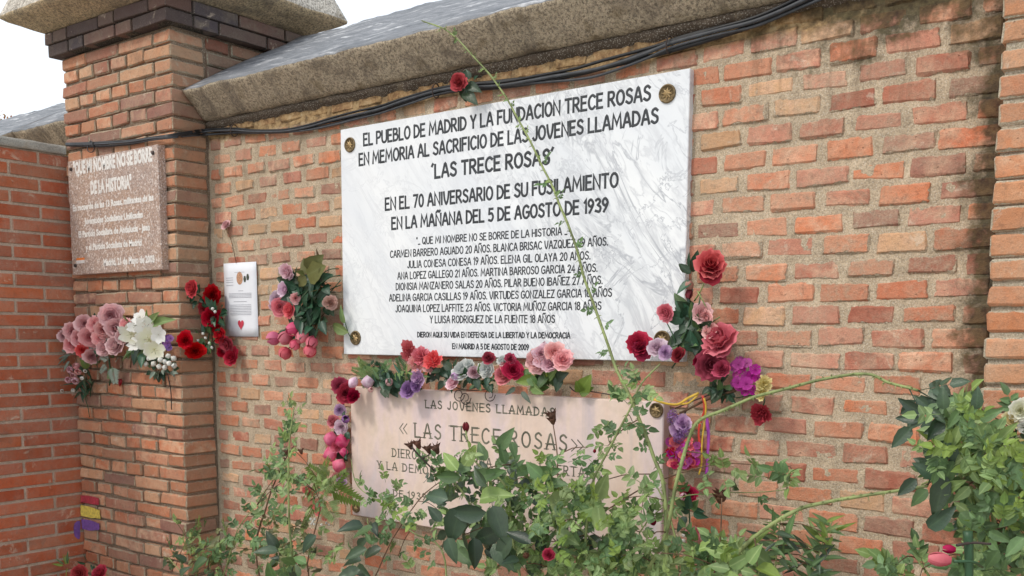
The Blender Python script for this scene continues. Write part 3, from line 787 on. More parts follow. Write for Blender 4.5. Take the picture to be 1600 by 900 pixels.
for t, xl, yl, xr, h_ in GL: font_line(t, xl, yl, xr, h_, GY, m_white, gp, .05)
mb = MB(); a = P(120, 412, GY); box(mb, a.x, a.x+.065, GY-.001, GY+.002, a.z+.014, a.z+.024); obj('flag_mark', mb.mesh('flag_mark', [plain('orange_print', (.75, .22, .05))], False), gp)
mb = MB(); box(mb, a.x, a.x+.065, GY-.001, GY+.002, a.z, a.z+.0138); obj('flag_mark', mb.mesh('flag_mark', [m_white], False), gp)
for (xx, zz) in ((gx0+.03, gz1-.035), (gx1-.03, gz1-.03), (gx0+.03, gz0+.04)):
    mb = MB(); tube(mb, [Vector((xx, GY+.003, zz)), Vector((xx, GY-.006, zz))], .009, .007, 10); obj('screw', mb.mesh('screw', [m_iron]), gp)

# ---- paper sheet
pap = thing('paper_note', 'white printed paper sheet with a red heart pinned on the wall left of the flowers', 'note')
m_paper = plain('white_paper', (.74, .76, .80), .8, .04, 10)
AY = -.0040; a = P(350, 412, AY); b = P(404, 526, AY)
mb = MB(); nx, nz = 6, 8; vs = []; fs = []
for j in range(nz+1):
    for i in range(nx+1):
        vs.append((a.x+(b.x-a.x)*i/nx, AY-.002*math.sin(i/nx*3.1)-.002*(j/nz), b.z+(a.z-b.z)*j/nz))
for j in range(nz):
    for i in range(nx): q = j*(nx+1)+i; fs.append((q, q+1, q+nx+2, q+nx+1))
mb.add(vs, fs); so_ = obj('sheet', mb.mesh('sheet', [m_paper]), pap)
mod = so_.modifiers.new('thickness', 'SOLIDIFY'); mod.thickness = .0006; mod.offset = 1
W_ = b.x-a.x; Hh = a.z-b.z
def on(u, v): return (a.x+W_*u, b.z+Hh*v)
m_grey = plain('grey_print', (.35, .36, .40), .8, .1); m_pr = plain('red_print', (.55, .05, .08), .8, .2, 200); m_sk = plain('sepia_print', (.45, .25, .15), .8, .5, 300); m_dk = plain('dark_print', (.06, .07, .05), .8, .5, 300)
mb = MB()
for v, u0_, u1_ in [(.87, .35, .65), (.80, .08, .30), (.77, .08, .3), (.74, .08, .3), (.70, .08, .3), (.62, .45, .6)]+[(.585-.018*i, .15, .85) for i in range(4)]+[(.475, .3, .7)]+[(.43-.022*i, .17, .83) for i in range(7)]:
    x0_, z0_ = on(u0_, v); x1_, _ = on(u1_, v); n = 14
    for i in range(n):                   # broken strokes: print too small to read
        p0, p1 = x0_+(x1_-x0_)*i/n, x0_+(x1_-x0_)*(i+.82)/n
        ribbon(mb, [(p0, z0_), (p1, z0_)], .0016, AY-.0045)
obj('printed_lines', mb.mesh('printed_lines', [m_grey], False), pap)
def flat(name, pts, mat, parent, Y):
    mb = MB(); cx = sum(p[0] for p in pts)/len(pts); cz = sum(p[1] for p in pts)/len(pts); n = len(pts)
    mb.add([(cx, Y-.0004, cz)]+[(p[0], Y, p[1]) for p in pts], [(0, i, i % n+1) for i in range(1, n+1)]); return obj(name, mb.mesh(name, [mat], False), parent)
def ell(u, v, ru, rv, n=16): x_, z_ = on(u, v); return [(x_+ru*math.cos(2*math.pi*i/n), z_+rv*math.sin(2*math.pi*i/n)) for i in range(n)]
flat('portrait', ell(.5, .79, .020, .026), m_sk, pap, AY-.0045)
flat('portrait', ell(.655, .775, .009, .014, 6), m_dk, pap, AY-.0045); flat('portrait', ell(.745, .80, .009, .014, 6), m_dk, pap, AY-.0045)
hx, hz = on(.5, .165)
flat('heart', [(hx+.019*(16*math.sin(t)**3)/16, hz+.021*(13*math.cos(t)-5*math.cos(2*t)-2*math.cos(3*t)-math.cos(4*t))/15) for t in [2*math.pi*i/24 for i in range(24)]], m_pr, pap, AY-.0045)

# ------------------------------------------------------------------ cables
cab = thing('cable_bundle', 'bundle of black cables clipped along the wall under the stone coping', 'cable')
path = [(104, 226, PY0-.012), (150, 226, PY0-.016), (205, 222, PY0-.014), (240, 216, PY0-.014), (263, 213.5, PY0-.02), (300, 209, -.09), (328, 207, -.016), (367, 205, -.016), (400, 205.5, -.016), (445, 204, -.016), (482, 199, -.016), (520, 191, -.016), (558, 181.5, -.016), (595, 171, -.016), (640, 156.5, -.018), (702, 139.5, -.018), (780, 132, -.018), (840, 124, -.018), (900, 115, -.018), (940, 106.5, -.02), (1000, 89, -.02), (1051, 71, -.02), (1120, 51, -.022), (1180, 34, -.022), (1240, 8, -.022), (1310, -25, -.022), (1400, -68, -.022)]
base = [P(*q) for q in path]
for ci, (r_, oz, oy, mt) in enumerate([(.0062, -.0065, .002, m_cable), (.0062, .0065, .000, m_cable), (.0055, .0, -.009, m_cable2), (.005, .013, -.004, m_cable), (.0042, -.0125, -.003, m_cable2)]):
    pts = []
    for i, q in enumerate(base):
        t = i/(len(base)-1); sp_ = .42+.75*t
        wob = Vector((0, noise.noise(Vector((i*.35, ci*7, 0)))*.004, noise.noise(Vector((i*.4, ci*3, 9)))*.014*sp_))
        pts.append(q+Vector((0, oy*sp_, oz*sp_*(1+.3*math.sin(i*.9+ci))))+wob)
    mb = MB(); s_ = .62 if ci not in (0, 1) else .75
    tube(mb, tube_pts(pts, 5), r_*s_, r_*1.05, 8); obj('cable', mb.mesh('cable', [mt]), cab)
def ring_clip(x, y, Y, dz=.022, r_=.0022):
    mb = MB(); c = P(x, y, Y); n = 14
    pts = [c+Vector((.002*math.sin(a), -.012+.018*math.cos(a), dz*math.sin(a))) for a in [2*math.pi*i/n for i in range(n+1)]]
    tube(mb, pts, r_, r_, 6); return obj('clip', mb.mesh('clip', [m_iron]), cab)
for q in ((370, 205, -.012), (685, 143, -.014), (1049, 72, -.014)): ring_clip(*q)
mb = MB(); c = P(142, 229, PY0-.02); tube(mb, [c+Vector((.028*math.cos(t)*(1-t*.03), -.004*math.sin(t*2), .024*math.sin(t))) for t in [i*.45 for i in range(22)]], .002, .002, 6); obj('loose_loop', mb.mesh('loose_loop', [m_cable]), cab)

# ------------------------------------------------------------------ flowers
def petal_mat(name, deep, lite, rough=.65, trans=.25):
    m, nt, b = new_mat(name); k = N(nt); at = k.n('ShaderNodeAttribute', attribute_name='tint'); p = k.pos()
    n = k.noise(p, 90, 3, .6); f = k.math('ADD', at.outputs['Fac'], k.math('MULTIPLY', k.math('SUBTRACT', n, .5), .5), clamp=True)
    c = k.mix(f, deep, lite); oi = k.n('ShaderNodeObjectInfo')
    hs = k.n('ShaderNodeHueSaturation'); k.put(hs.inputs['Value'], k.math('ADD', .84, k.math('MULTIPLY', oi.outputs['Random'], .32))); k.put(hs.inputs['Hue'], k.math('ADD', .491, k.math('MULTIPLY', k.math('FRACT', k.math('MULTIPLY', oi.outputs['Random'], 13.0)), .013)))
    k.put(hs.inputs['Saturation'], k.math('ADD', .88, k.math('MULTIPLY', k.math('FRACT', k.math('MULTIPLY', oi.outputs['Random'], 31.0)), .2))); nt.links.new(c, hs.inputs['Color']); c = hs.outputs[0]
    nt.links.new(k.bump(k.noise(p, 150, 3, .6), .0015, .6), b.inputs['Normal'])
    nt.links.new(c, b.inputs['Base Color']); b.inputs['Roughness'].default_value = rough; b.inputs['Specular IOR Level'].default_value = .25
    tr = k.n('ShaderNodeBsdfTranslucent'); nt.links.new(c, tr.inputs[0]); ms = k.n('ShaderNodeMixShader'); ms.inputs[0].default_value = trans
    out = nt.nodes['Material Output']; nt.links.new(b.outputs[0], ms.inputs[1]); nt.links.new(tr.outputs[0], ms.inputs[2]); nt.links.new(ms.outputs[0], out.inputs[0])
    return m
PM = {k_: petal_mat(k_+'_petals', a_, b_) for k_, a_, b_ in [
 ('red', (.30, .006, .012), (.56, .022, .035)), ('crimson', (.24, .01, .035), (.52, .045, .10)), ('darkred', (.12, .006, .015), (.30, .02, .04)),
 ('coral', (.60, .05, .07), (.88, .22, .22)), ('rosepink', (.48, .05, .09), (.84, .26, .30)), ('hotpink', (.62, .05, .15), (.88, .24, .36)),
 ('mauve', (.48, .21, .24), (.84, .58, .58)), ('dustypink', (.62, .22, .24), (.90, .56, .54)), ('palepink', (.62, .28, .34), (.82, .60, .66)),
 ('white', (.70, .70, .62), (.85, .85, .82)), ('cream', (.72, .72, .40), (.86, .86, .76)), ('lilac', (.42, .22, .44), (.70, .50, .70)),
 ('purple', (.16, .05, .22), (.38, .20, .46)), ('magenta', (.26, .01, .16), (.50, .05, .34)), ('paleblue', (.50, .56, .58), (.84, .85, .80)),
 ('yellow', (.70, .52, .12), (.85, .78, .42)), ('brown', (.10, .045, .028), (.24, .125, .08)), ('beigepink', (.50, .24, .18), (.68, .42, .36)), ('violet', (.08, .03, .20), (.22, .09, .42)), ('pinklilac', (.60, .35, .48), (.84, .70, .78))]}

def petal(mb, th, rho, hgt, width, curl, nu=4, nv=5, z0=0, wave=0, r=rnd, point=0.0, tb=0.0):
    vs = []; ts = []; ph = r.uniform(0, 6); sk = r.uniform(-.25, .25); tipc = r.uniform(-.10, .16)
    for j in range(nv+1):
        v = j/nv
        for i in range(nu+1):
            u = -1+2*i/nu
            prof = math.sin(min(1, .25+v*.95)*math.pi*.5)
            wv = width*(math.sin(math.pi*(.12+.62*v))**.8)*(1-point*v**2.5)
            a = th+u*wv
            rr = rho*(math.sin(v*math.pi/2)**.75)+curl*max(0, v-.7)**1.2*3
            zz = z0+hgt*v**1.5-curl*max(0, v-.78)*2.2-(abs(u)**2)*hgt*.10*v
            a += sk*v*v; rr += tipc*v**3*(1-u*u)*rho; zz -= .10*abs(math.sin(ph+u*2.1))*v**3*hgt
            rr += wave*math.sin(u*6+ph)*v; zz += wave*.8*math.cos(u*7+ph)*v
            vs.append((rr*math.cos(a), rr*math.sin(a), zz)); ts.append(max(0, min(1, tb+.75*v)))
    fs = [(j*(nu+1)+i, j*(nu+1)+i+1, (j+1)*(nu+1)+i+1, (j+1)*(nu+1)+i) for j in range(nv) for i in range(nu)]
    mb.add(vs, fs, 0, ts)
def f_rose(open_=1.0):
    mb = MB(); L_ = [(2, .16, .80, 1.6, 0), (3, .30, .84, 1.25, .02), (4, .50, .76, 1.0, .05), (5, .76, .58, .85, .09), (6, 1.0, .34, .72, .12)]
    for li, (n, rho, h, wd, cu) in enumerate(L_):
        t0 = rnd.uniform(0, 6)
        for k in range(n): petal(mb, t0+2*math.pi*k/n+rnd.uniform(-.15, .15), rho*open_*rnd.uniform(.9, 1.06), h*rnd.uniform(.9, 1.08), wd, cu, wave=.02+.015*li, tb=-.15+.1*li)
    return mb.mesh('rose_head')
def f_bud():
    mb = MB()
    for k in range(5):
        t = 2*math.pi*k/5+rnd.uniform(-.2, .2); vs = []; ts = []
        for j in range(6):
            v = j/5
            for i in range(5):
                u = -1+i/2; a = t+u*.85*(1-.45*v); rr = .55*math.sin(math.pi*(.12+.74*v))**.8+.03*(k % 2)
                vs.append((rr*math.cos(a), rr*math.sin(a), -.2+1.3*v)); ts.append(.2+.7*v if k % 2 else .1+.5*v)
        mb.add(vs, [(j*5+i, j*5+i+1, (j+1)*5+i+1, (j+1)*5+i) for j in range(5) for i in range(4)], 0, ts)
    return mb.mesh('bud')
def f_carn():
    mb = MB()
    for k in range(26):
        lay_ = k/26; petal(mb, k*2.4, (.25+.75*lay_)*rnd.uniform(.85, 1.1), .75-.5*lay_+rnd.uniform(-.08, .08), .5, .03, 6, 3, wave=.07, tb=.1*rnd.random())
    return mb.mesh('carnation_head')
def f_lily():
    mb = MB()
    for k in range(6): petal(mb, 2*math.pi*k/6, 1.05, .45, .68, .12, 4, 6, point=.95, wave=.03, tb=.3)
    for k in range(5):
        a = k*1.25; tube(mb, [Vector((0, 0, .1)), Vector((.16*math.cos(a), .16*math.sin(a), .45))], .02, .03, 4, 0, 0)
    return mb.mesh('lily_head')
def f_daisy(n=9):
    mb = MB()
    for k in range(n): petal(mb, 2*math.pi*k/n, 1.0, .18, .36, .0, 2, 4, point=.3, tb=.3)
    vs = [(0, 0, .22)]+[(.2*math.cos(a), .2*math.sin(a), .1) for a in [i*math.pi/4 for i in range(8)]]
    mb.add(vs, [(0, i, i % 8+1) for i in range(1, 9)], 0, 0); return mb.mesh('daisy_head')
def f_puff():                             # dome of little four-petal florets
    mb = MB()
    for k in range(34):
        z_ = 1-k/34*.95; a = k*2.4; q = math.sqrt(1-z_*z_); c = Vector((q*math.cos(a), q*math.sin(a), z_*.8))*rnd.uniform(.8, 1.02)
        M = Matrix.Translation(c) @ c.to_track_quat('Z', 'Y').to_matrix().to_4x4() @ Matrix.Rotation(rnd.uniform(0, 2), 4, 'Z') @ Matrix.Scale(.22, 4); t = rnd.random()
        for j in range(4):
            b_ = j*math.pi/2; e = lambda r_, o, z: M @ Vector((r_*math.cos(b_+o), r_*math.sin(b_+o), z))
            mb.add([M @ Vector((0, 0, 0)), e(.8, .6, .15), e(1.15, 0, .3), e(.8, -.6, .15)], [(0, 3, 2, 1)], 0, t)
    return mb.mesh('floret_cluster')
def f_ball():
    mb = MB(); n, m_ = 8, 5; vs = [(0, 0, .9)]
    for j in range(1, m_):
        ph = math.pi*j/m_
        for i in range(n): k_ = 1+.12*math.sin(i*3+j); vs.append((math.sin(ph)*math.cos(6.283*i/n)*.75*k_, math.sin(ph)*math.sin(6.283*i/n)*.75*k_, .2+.7*math.cos(ph)))
    fs = [(0, 1+i, 1+(i+1) % n) for i in range(n)]+[(1+j*n+i, 1+(j+1)*n+i, 1+(j+1)*n+(i+1) % n, 1+j*n+(i+1) % n) for j in range(m_-2) for i in range(n)]
    mb.add(vs, fs, 0, [rnd.random() for _ in vs]); return mb.mesh('blossom')
def f_hip():
    mb = MB(); tube(mb, [Vector((0, 0, -.5)), Vector((0, 0, -.3)), Vector((0, 0, .2)), Vector((0, 0, .5))], .15, .6, 8, 0, .4)
    for k in range(7):
        a = k*.9; mb.add([(.5*math.cos(a), .5*math.sin(a), .3), (.5*math.cos(a+.5), .5*math.sin(a+.5), .3), (.85*math.cos(a+.3), .85*math.sin(a+.3), .9+.2*math.sin(k*3)), (.2*math.cos(a), .2*math.sin(a), .6)], [(0, 1, 2, 3)], 0, .2)
    return mb.mesh('dried_head')
BANK = {'rose': [f_rose() for _ in range(5)], 'bud': [f_bud() for _ in range(4)], 'carn': [f_carn() for _ in range(3)], 'lily': [f_lily() for _ in range(3)],
        'daisy': [f_daisy() for _ in range(2)], 'puff': [f_puff() for _ in range(3)], 'ball': [f_ball() for _ in range(3)], 'hip': [f_hip() for _ in range(2)]}
NAMES = {'rose': 'rose_head', 'bud': 'bud', 'carn': 'carnation_head', 'lily': 'lily_head', 'daisy': 'daisy_head', 'puff': 'floret_cluster', 'ball': 'blossom', 'hip': 'dried_head'}
for kk in BANK:
    for me in BANK[kk]: me.materials.append(PM['red'])
def face_rot(n, spin): return (n.normalized().to_track_quat('Z', 'Y').to_matrix() @ Matrix.Rotation(spin, 3, 'Z')).to_euler()
def head(kind, colr, x, y, rpx, parent, Y=-.06, n=None, k=None, mat=None):
    p = P(x, y, Y); r_ = S(p, rpx)*(1.12 if kind == 'rose' else 1.55 if kind == 'bud' and rpx > 6 else 1.2 if kind in ('bud', 'lily') else 1.15)
    view = (CAM-p).normalized()
    if n is None: n = view*.75+Vector((rnd.uniform(-.6, .6), -.35, rnd.uniform(-.25, .6)))
    else: n = Vector(n)
    sc_ = (r_*rnd.uniform(.88, 1.1), r_*rnd.uniform(.85, 1.05), r_*(k or 1)*rnd.uniform(.85, 1.15))
    o = obj(NAMES[kind], rnd.choice(BANK[kind]), parent, mat or PM[colr], p-n.normalized()*r_*.4, face_rot(n, rnd.uniform(0, 6)), sc_)
    return p

# leaves -----------------------------------------------------------------
def leaf_mat(name, cs, trans=.3, rough=.5):
    m, nt, b = new_mat(name); k = N(nt); oi = k.n('ShaderNodeObjectInfo'); at = k.n('ShaderNodeAttribute', attribute_name='tint')
    f = k.math('FRACT', k.math('ADD', oi.outputs['Random'], at.outputs['Fac'])); n = k.noise(k.pos(), 60, 3, .6)
    c = k.ramp(f, [(i/max(1, len(cs)-1), q) for i, q in enumerate(cs)])
    c = k.mix(k.rng(n, .3, .7, .35, 0), c, tuple(q*.55 for q in cs[0]))
    rb = k.n('ShaderNodeAttribute', attribute_name='rib'); c = k.mix(k.math('MULTIPLY', k.math('POWER', rb.outputs['Fac'], 10.0), .32), c, tuple(min(1, q*2.2+.03) for q in cs[-1]))
    hs = k.n('ShaderNodeHueSaturation'); k.put(hs.inputs['Value'], k.math('ADD', .7, k.math('MULTIPLY', k.math('FRACT', k.math('MULTIPLY', f, 7.3)), .65))); nt.links.new(c, hs.inputs['Color']); c = hs.outputs[0]
    nt.links.new(k.bump(k.math('ADD', k.noise(k.pos(), 260, 2, .6), k.math('MULTIPLY', rb.outputs['Fac'], -1.2)), .0012, .7), b.inputs['Normal'])
    nt.links.new(c, b.inputs['Base Color']); b.inputs['Roughness'].default_value = rough
    tr = k.n('ShaderNodeBsdfTranslucent'); nt.links.new(k.mix(.35, c, (.16, .24, .04)), tr.inputs[0]); ms = k.n('ShaderNodeMixShader'); ms.inputs[0].default_value = trans
    out = nt.nodes['Material Output']; nt.links.new(b.outputs[0], ms.inputs[1]); nt.links.new(tr.outputs[0], ms.inputs[2]); nt.links.new(ms.outputs[0], out.inputs[0]); return m
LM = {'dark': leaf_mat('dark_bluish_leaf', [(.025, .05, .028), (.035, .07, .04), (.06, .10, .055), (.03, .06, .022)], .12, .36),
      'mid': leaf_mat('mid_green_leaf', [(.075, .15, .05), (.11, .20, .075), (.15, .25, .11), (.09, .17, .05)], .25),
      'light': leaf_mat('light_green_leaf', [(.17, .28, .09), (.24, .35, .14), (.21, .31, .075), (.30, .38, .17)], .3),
      'lime': leaf_mat('lime_green_leaf', [(.20, .30, .05), (.26, .36, .08), (.16, .26, .05)], .35),
      'silver': leaf_mat('silver_green_leaf', [(.20, .25, .20), (.28, .33, .27), (.14, .20, .15)], .1, .7),
      'art': leaf_mat('artificial_dark_green', [(.012, .05, .025), (.02, .075, .035), (.03, .09, .05)], .08, .4),
      'olive': leaf_mat('bronze_olive_leaf', [(.10, .11, .03), (.15, .15, .05), (.07, .085, .03)], .15, .5),
      'brown': leaf_mat('brown_dry_leaf', [(.12, .06, .03), (.2, .12, .06)], .2, .8)}
m_cane = plain('green_rose_cane', (.22, .265, .10), .6, .5, 18); m_twig = plain('reddish_brown_twig', (.14, .08, .045), .7, .4, 50); m_darktw = plain('dark_stem', (.05, .035, .03), .7, .4); m_gst = plain('dark_green_plastic_stem', (.03, .08, .035), .45, .2)

def leaflet(mb, M, l, w_, fold=.25, droop=.15, nseg=5, tint=0, serr=.06):
    vs = []; fs = []; rows = []
    for j in range(nseg+1):
        v = j/nseg; ww = w_*.56*(math.sin(math.pi*(v**.72))**.8*(1-.25*v) if 0 < v < 1 else 0)
        if 0 < j < nseg: ww *= 1+(serr if j % 2 else -serr)
        yy = l*v; zz = -droop*l*v*v
        if ww == 0: rows.append([len(vs)]); vs.append(M @ Vector((0, yy, zz)))
        else:
            rows.append([len(vs), len(vs)+1, len(vs)+2])
            vs += [M @ Vector((-ww, yy, zz+fold*ww)), M @ Vector((0, yy, zz)), M @ Vector((ww, yy, zz+fold*ww))]
    for a, b in zip(rows, rows[1:]):
        if len(a) == 1: fs += [(a[0], b[1], b[0]), (a[0], b[2], b[1])]
        elif len(b) == 1: fs += [(a[0], a[1], b[0]), (a[1], a[2], b[0])]
        else: fs += [(a[0], a[1], b[1], b[0]), (a[1], a[2], b[2], b[1])]
    n0 = len(mb.v); mb.add(vs, fs, 0, tint)
    for q in rows: mb.rb[n0+q[len(q)//2]] = 1.0
def leaf_single(w_=.6): mb = MB(); leaflet(mb, Matrix.Identity(4), 1, w_*rnd.uniform(.8, 1.1), rnd.uniform(.1, .6), rnd.uniform(.05, .5), 8, 0, .035); return mb.mesh('leaf')
def leaf_comp(n=5, w_=.62):
    mb = MB(); rl = .62; tube(mb, [Vector((0, 0, 0)), Vector((0, rl*.5, -.02)), Vector((0, rl, -.06))], .012, .007, 4)
    for k in range((n-1)//2):
        for s in (-1, 1):
            M = Matrix.Translation((0, rl*(.38+.45*k/max(1, (n-1)//2-.5)), -.03)) @ Matrix.Rotation(s*R(-rnd.uniform(50, 72)), 4, 'Z') @ Matrix.Rotation(rnd.uniform(-.4, .4), 4, 'Y') @ Matrix.Rotation(rnd.uniform(-.35, .15), 4, 'X')
            leaflet(mb, M, rnd.uniform(.30, .38), .36*w_, rnd.uniform(.1, .5), rnd.uniform(0, .3), 4, rnd.uniform(0, .12))
    M = Matrix.Translation((0, rl, -.06)) @ Matrix.Rotation(rnd.uniform(-.3, .3), 4, 'Y'); leaflet(mb, M, .42, .42*w_, .3, .2, 5)
    return mb.mesh('leaf')
def leaf_fern(n=9):
    mb = MB(); tube(mb, [Vector((0, 0, 0)), Vector((0, .5, 0)), Vector((0, 1, -.1))], .01, .004, 4)
    for k in range(n):
        y = .1+.85*k/n
        for s in (-1, 1): leaflet(mb, Matrix.Translation((0, y, -.1*y*y)) @ Matrix.Rotation(s*R(-55), 4, 'Z') @ Matrix.Rotation(rnd.uniform(-.3, .3), 4, 'Y'), .38*(1-.7*(k/n))+.06, .10, .2, .1, 3, 0, 0)
    return mb.mesh('leaf')
LB = {'single': [leaf_single() for _ in range(6)], 'comp': [leaf_comp(5) for _ in range(5)]+[leaf_comp(7, .55) for _ in range(4)], 'fern': [leaf_fern() for _ in range(3)], 'narrow': [leaf_single(.22) for _ in range(4)]}
for kk in LB:
    for me in LB[kk]: me.materials.append(LM['mid'])
def leaf_rot(axis, nrm):
    y = axis.normalized(); z = (nrm-y*nrm.dot(y)); z = z.normalized() if z.length > 1e-4 else Vector((0, 0, 1)); x = y.cross(z)
    return Matrix((x, y, z)).transposed()
class Bush:
    """collects leaves; the largest become parts, the rest one joined part"""
    def __init__(s, parent, limit=280): s.p = parent; s.l = []; s.limit = limit; s.canes = []
    def leaf(s, kind, mat, p, axis, size, nrm=None):
        if nrm is None: nrm = Vector((rnd.uniform(-.6, .6), -.7, rnd.uniform(0, 1.0)))
        s.l.append((size, kind, mat, p.copy(), leaf_rot(axis, nrm)))
    def cane(s, pts, r0_, r1_, mat=None, n=6, wob=0.0):
        pp = tube_pts(pts, n); pp = [q_+Vector((noise.noise(q_*9), 0, noise.noise(q_*9+Vector((3, 3, 3)))))*.006 for q_ in pp]; mb = MB(); tube(mb, pp, r0_, r1_, 7)
        if r0_ > .0035:
            for i in range(2, len(pp)-1):
                for _ in range(1 if i % 2 else 2):
                    a = pp[i].lerp(pp[i-1], rnd.random()); rr = r0_+(r1_-r0_)*i/len(pp); sd_ = Vector((rnd.uniform(-1, 1), rnd.uniform(-1, .2), rnd.uniform(-.6, .6))).normalized()
                    tube(mb, [a+sd_*rr*.8, a+sd_*(rr*1.4+.003), a+sd_*(rr+.0085)+Vector((0, 0, -.003))], .0016, .0003, 4)
        o = obj('cane', mb.mesh('cane', [mat or m_cane]), s.p); s.canes.append(pp); return pp
    def pix(s, lst, mat, Y, w_=1.0):
        for x, y, tx, ty in lst:
            a = P(x, y, Y); b = P(tx, ty, Y-.01); s.l.append((9+(b-a).length, 'single', mat, a, leaf_rot(b-a, (CAM-a).normalized()+Vector((rnd.uniform(-.5, .5), 0, rnd.uniform(-.3, .6))))))
            s.sz = getattr(s, 'sz', {}); s.sz[len(s.l)-1] = (b-a).length
    def along(s, pp, kind, mat, size, step, t0=0., t1=1., spread=1.0, jit=.3):
        acc = 0; nxt = 0; tot = sum((b-a).length for a, b in zip(pp, pp[1:])); d = 0; side = 1
        for a, b in zip(pp, pp[1:]):
            sg = (b-a).length
            while nxt <= d+sg:
                t = nxt/tot
                if t0 <= t <= t1:
                    q = a.lerp(b, (nxt-d)/max(1e-6, sg)); tg = (b-a).normalized()
                    sd_ = tg.cross(Vector((0, -1, 0))).normalized()*side*spread
                    s.leaf(kind, mat, q, tg*.5+sd_+Vector((rnd.uniform(-jit, jit), rnd.uniform(-.6, .1), rnd.uniform(-jit, jit))), size*rnd.uniform(.7, 1.2)); side = -side
                nxt += step*rnd.uniform(.7, 1.3)
            d += sg
    def blob(s, cx, cy, rx, ry, n, kind, mats, size, y0, y1, axis=None):
        for _ in range(n):
            a = rnd.uniform(0, 6.283); q = math.sqrt(rnd.random()); Y = rnd.uniform(y0, y1)
            p = P(cx+rx*q*math.cos(a), cy+ry*q*math.sin(a), Y)
            ax = Vector((rnd.uniform(-1, 1), rnd.uniform(-.7, .3), rnd.uniform(-.5, 1))) if axis is None else Vector(axis)+Vector((rnd.uniform(-.4, .4), rnd.uniform(-.4, .2), rnd.uniform(-.4, .4)))
            s.leaf(kind, rnd.choice(mats), p, ax, size*rnd.uniform(.7, 1.25))
            if s.canes and rnd.random() < .5:
                c = rnd.choice(s.canes); best = min(c, key=lambda w: (w-p).length)
                if (best-p).length < .16: s.tw = getattr(s, 'tw', None) or MB(); tube(s.tw, tube_pts([best, (best+p)/2+Vector((0, 0, .01)), p], 2), .0018, .0012, 4)
    def done(s):
        s.l.sort(key=lambda q: -q[0]); rest = {}
        for i, (size, kind, mat, p, rot) in enumerate(s.l):
            if size > 9: size -= 9
            me = rnd.choice(LB[kind])
            if i < s.limit:
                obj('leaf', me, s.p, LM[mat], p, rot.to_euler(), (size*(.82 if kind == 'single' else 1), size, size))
            else: rest.setdefault(mat, []).append((me, p, rot, size))
        for mat, it in rest.items():
            mb = MB()
            for me, p, rot, size in it:
                M = Matrix.Translation(p) @ rot.to_4x4() @ Matrix.Scale(size, 4)
                n0 = len(mb.v); mb.add([v.co for v in me.vertices], [tuple(q.vertices) for q in me.polygons], 0, rnd.random(), M)
                for i_, e_ in enumerate(me.attributes['rib'].data):
                    if e_.value > .5: mb.rb[n0+i_] = 1.0
            o = obj('small_leaves', mb.mesh('small_leaves', [LM[mat]]), s.p); o['kind'] = 'stuff'
        if getattr(s, 'tw', None): o = obj('twigs', s.tw.mesh('twigs', [m_twig]), s.p); o['kind'] = 'stuff'

def stem(parent, pts, r_=.0022, mat=None, name='stem'):
    mb = MB(); tube(mb, tube_pts([P(*q) for q in pts], 4), r_, r_*.8, 6); return obj(name, mb.mesh(name, [mat or m_gst]), parent)
def leaves(parent, lst, mat, kind='single', Y=-.05, w_=1.0):
    """lst: (x, y, tipx, tipy) surveyed base and tip of each leaf"""
    for q in lst:
        a = P(q[0], q[1], Y); b = P(q[2], q[3], Y-.02+rnd.uniform(-.02, .02)); ax = b-a; rot = leaf_rot(ax, Vector((rnd.uniform(-.5, .5)+.5, -1, rnd.uniform(-.2, .6))))
        obj('leaf', rnd.choice(LB[kind]), parent, LM[mat], a, rot.to_euler(), (ax.length*w_, ax.length, ax.length))
def spray(parent, cx, cy, rx, ry, n, kind, mats, lpx, Y=-.045, out=True):
    for _ in range(n):
        a = rnd.uniform(0, 6.283); q = math.sqrt(rnd.random())*.8; x, y = cx+rx*q*math.cos(a), cy+ry*q*math.sin(a)
        p = P(x, y, Y+rnd.uniform(-.025, .02)); d = Vector((math.cos(a), rnd.uniform(-.7, .0), -math.sin(a))) if out else Vector((rnd.uniform(-1, 1), -.3, rnd.uniform(-1, 1)))
        l = S(p, lpx)*rnd.uniform(.7, 1.25); rot = leaf_rot(d, Vector((rnd.uniform(-.6, .9), -1, rnd.uniform(-.4, .8))))
        obj('leaf', rnd.choice(LB[kind]), parent, LM[rnd.choice(mats)], p, rot.to_euler(), (l, l, l))

# --- bouquets on the brown pillar (front face at PY0)
B = PY0
q = thing('rose_bouquet', 'bunch of dusty pink and mauve fabric roses on the brown pillar by the red wall', 'flowers')
spray(q, 148, 530, 48, 36, 40, 'single', ['silver', 'art', 'art'], 18, B-.04); spray(q, 112, 555, 18, 12, 8, 'narrow', ['silver'], 26, B-.05); spray(q, 172, 562, 20, 16, 10, 'fern', ['silver', 'mid'], 24, B-.05)
for x, y, r_, c in [(172, 493, 16, 'mauve'), (150, 506, 14, 'dustypink'), (131, 505, 13, 'mauve'), (113, 517, 13, 'mauve'), (179, 514, 15, 'mauve'), (177, 539, 16, 'mauve'), (141, 528, 15, 'dustypink'), (112, 536, 12, 'dustypink'), (158, 528, 13, 'dustypink'), (143, 556, 12, 'dustypink'), (128, 546, 10, 'coral'), (194, 505, 10, 'dustypink'), (161, 543, 12, 'mauve'), (124, 528, 12, 'dustypink'), (99, 524, 9, 'mauve'), (160, 515, 11, 'dustypink'), (190, 525, 10, 'mauve')]:
    head('rose', c, x, y, r_, q, B-.08)
for x, y in ((95, 520), (93, 531), (102, 512), (100, 526)): head('bud', 'palepink', x, y, 5, q, B-.06)
stem(q, [(170, 560, B-.04), (173, 585, B-.03), (171, 602, B-.02)], .004); stem(q, [(200, 560, B-.04), (220, 545, B-.05)], .002, m_twig)

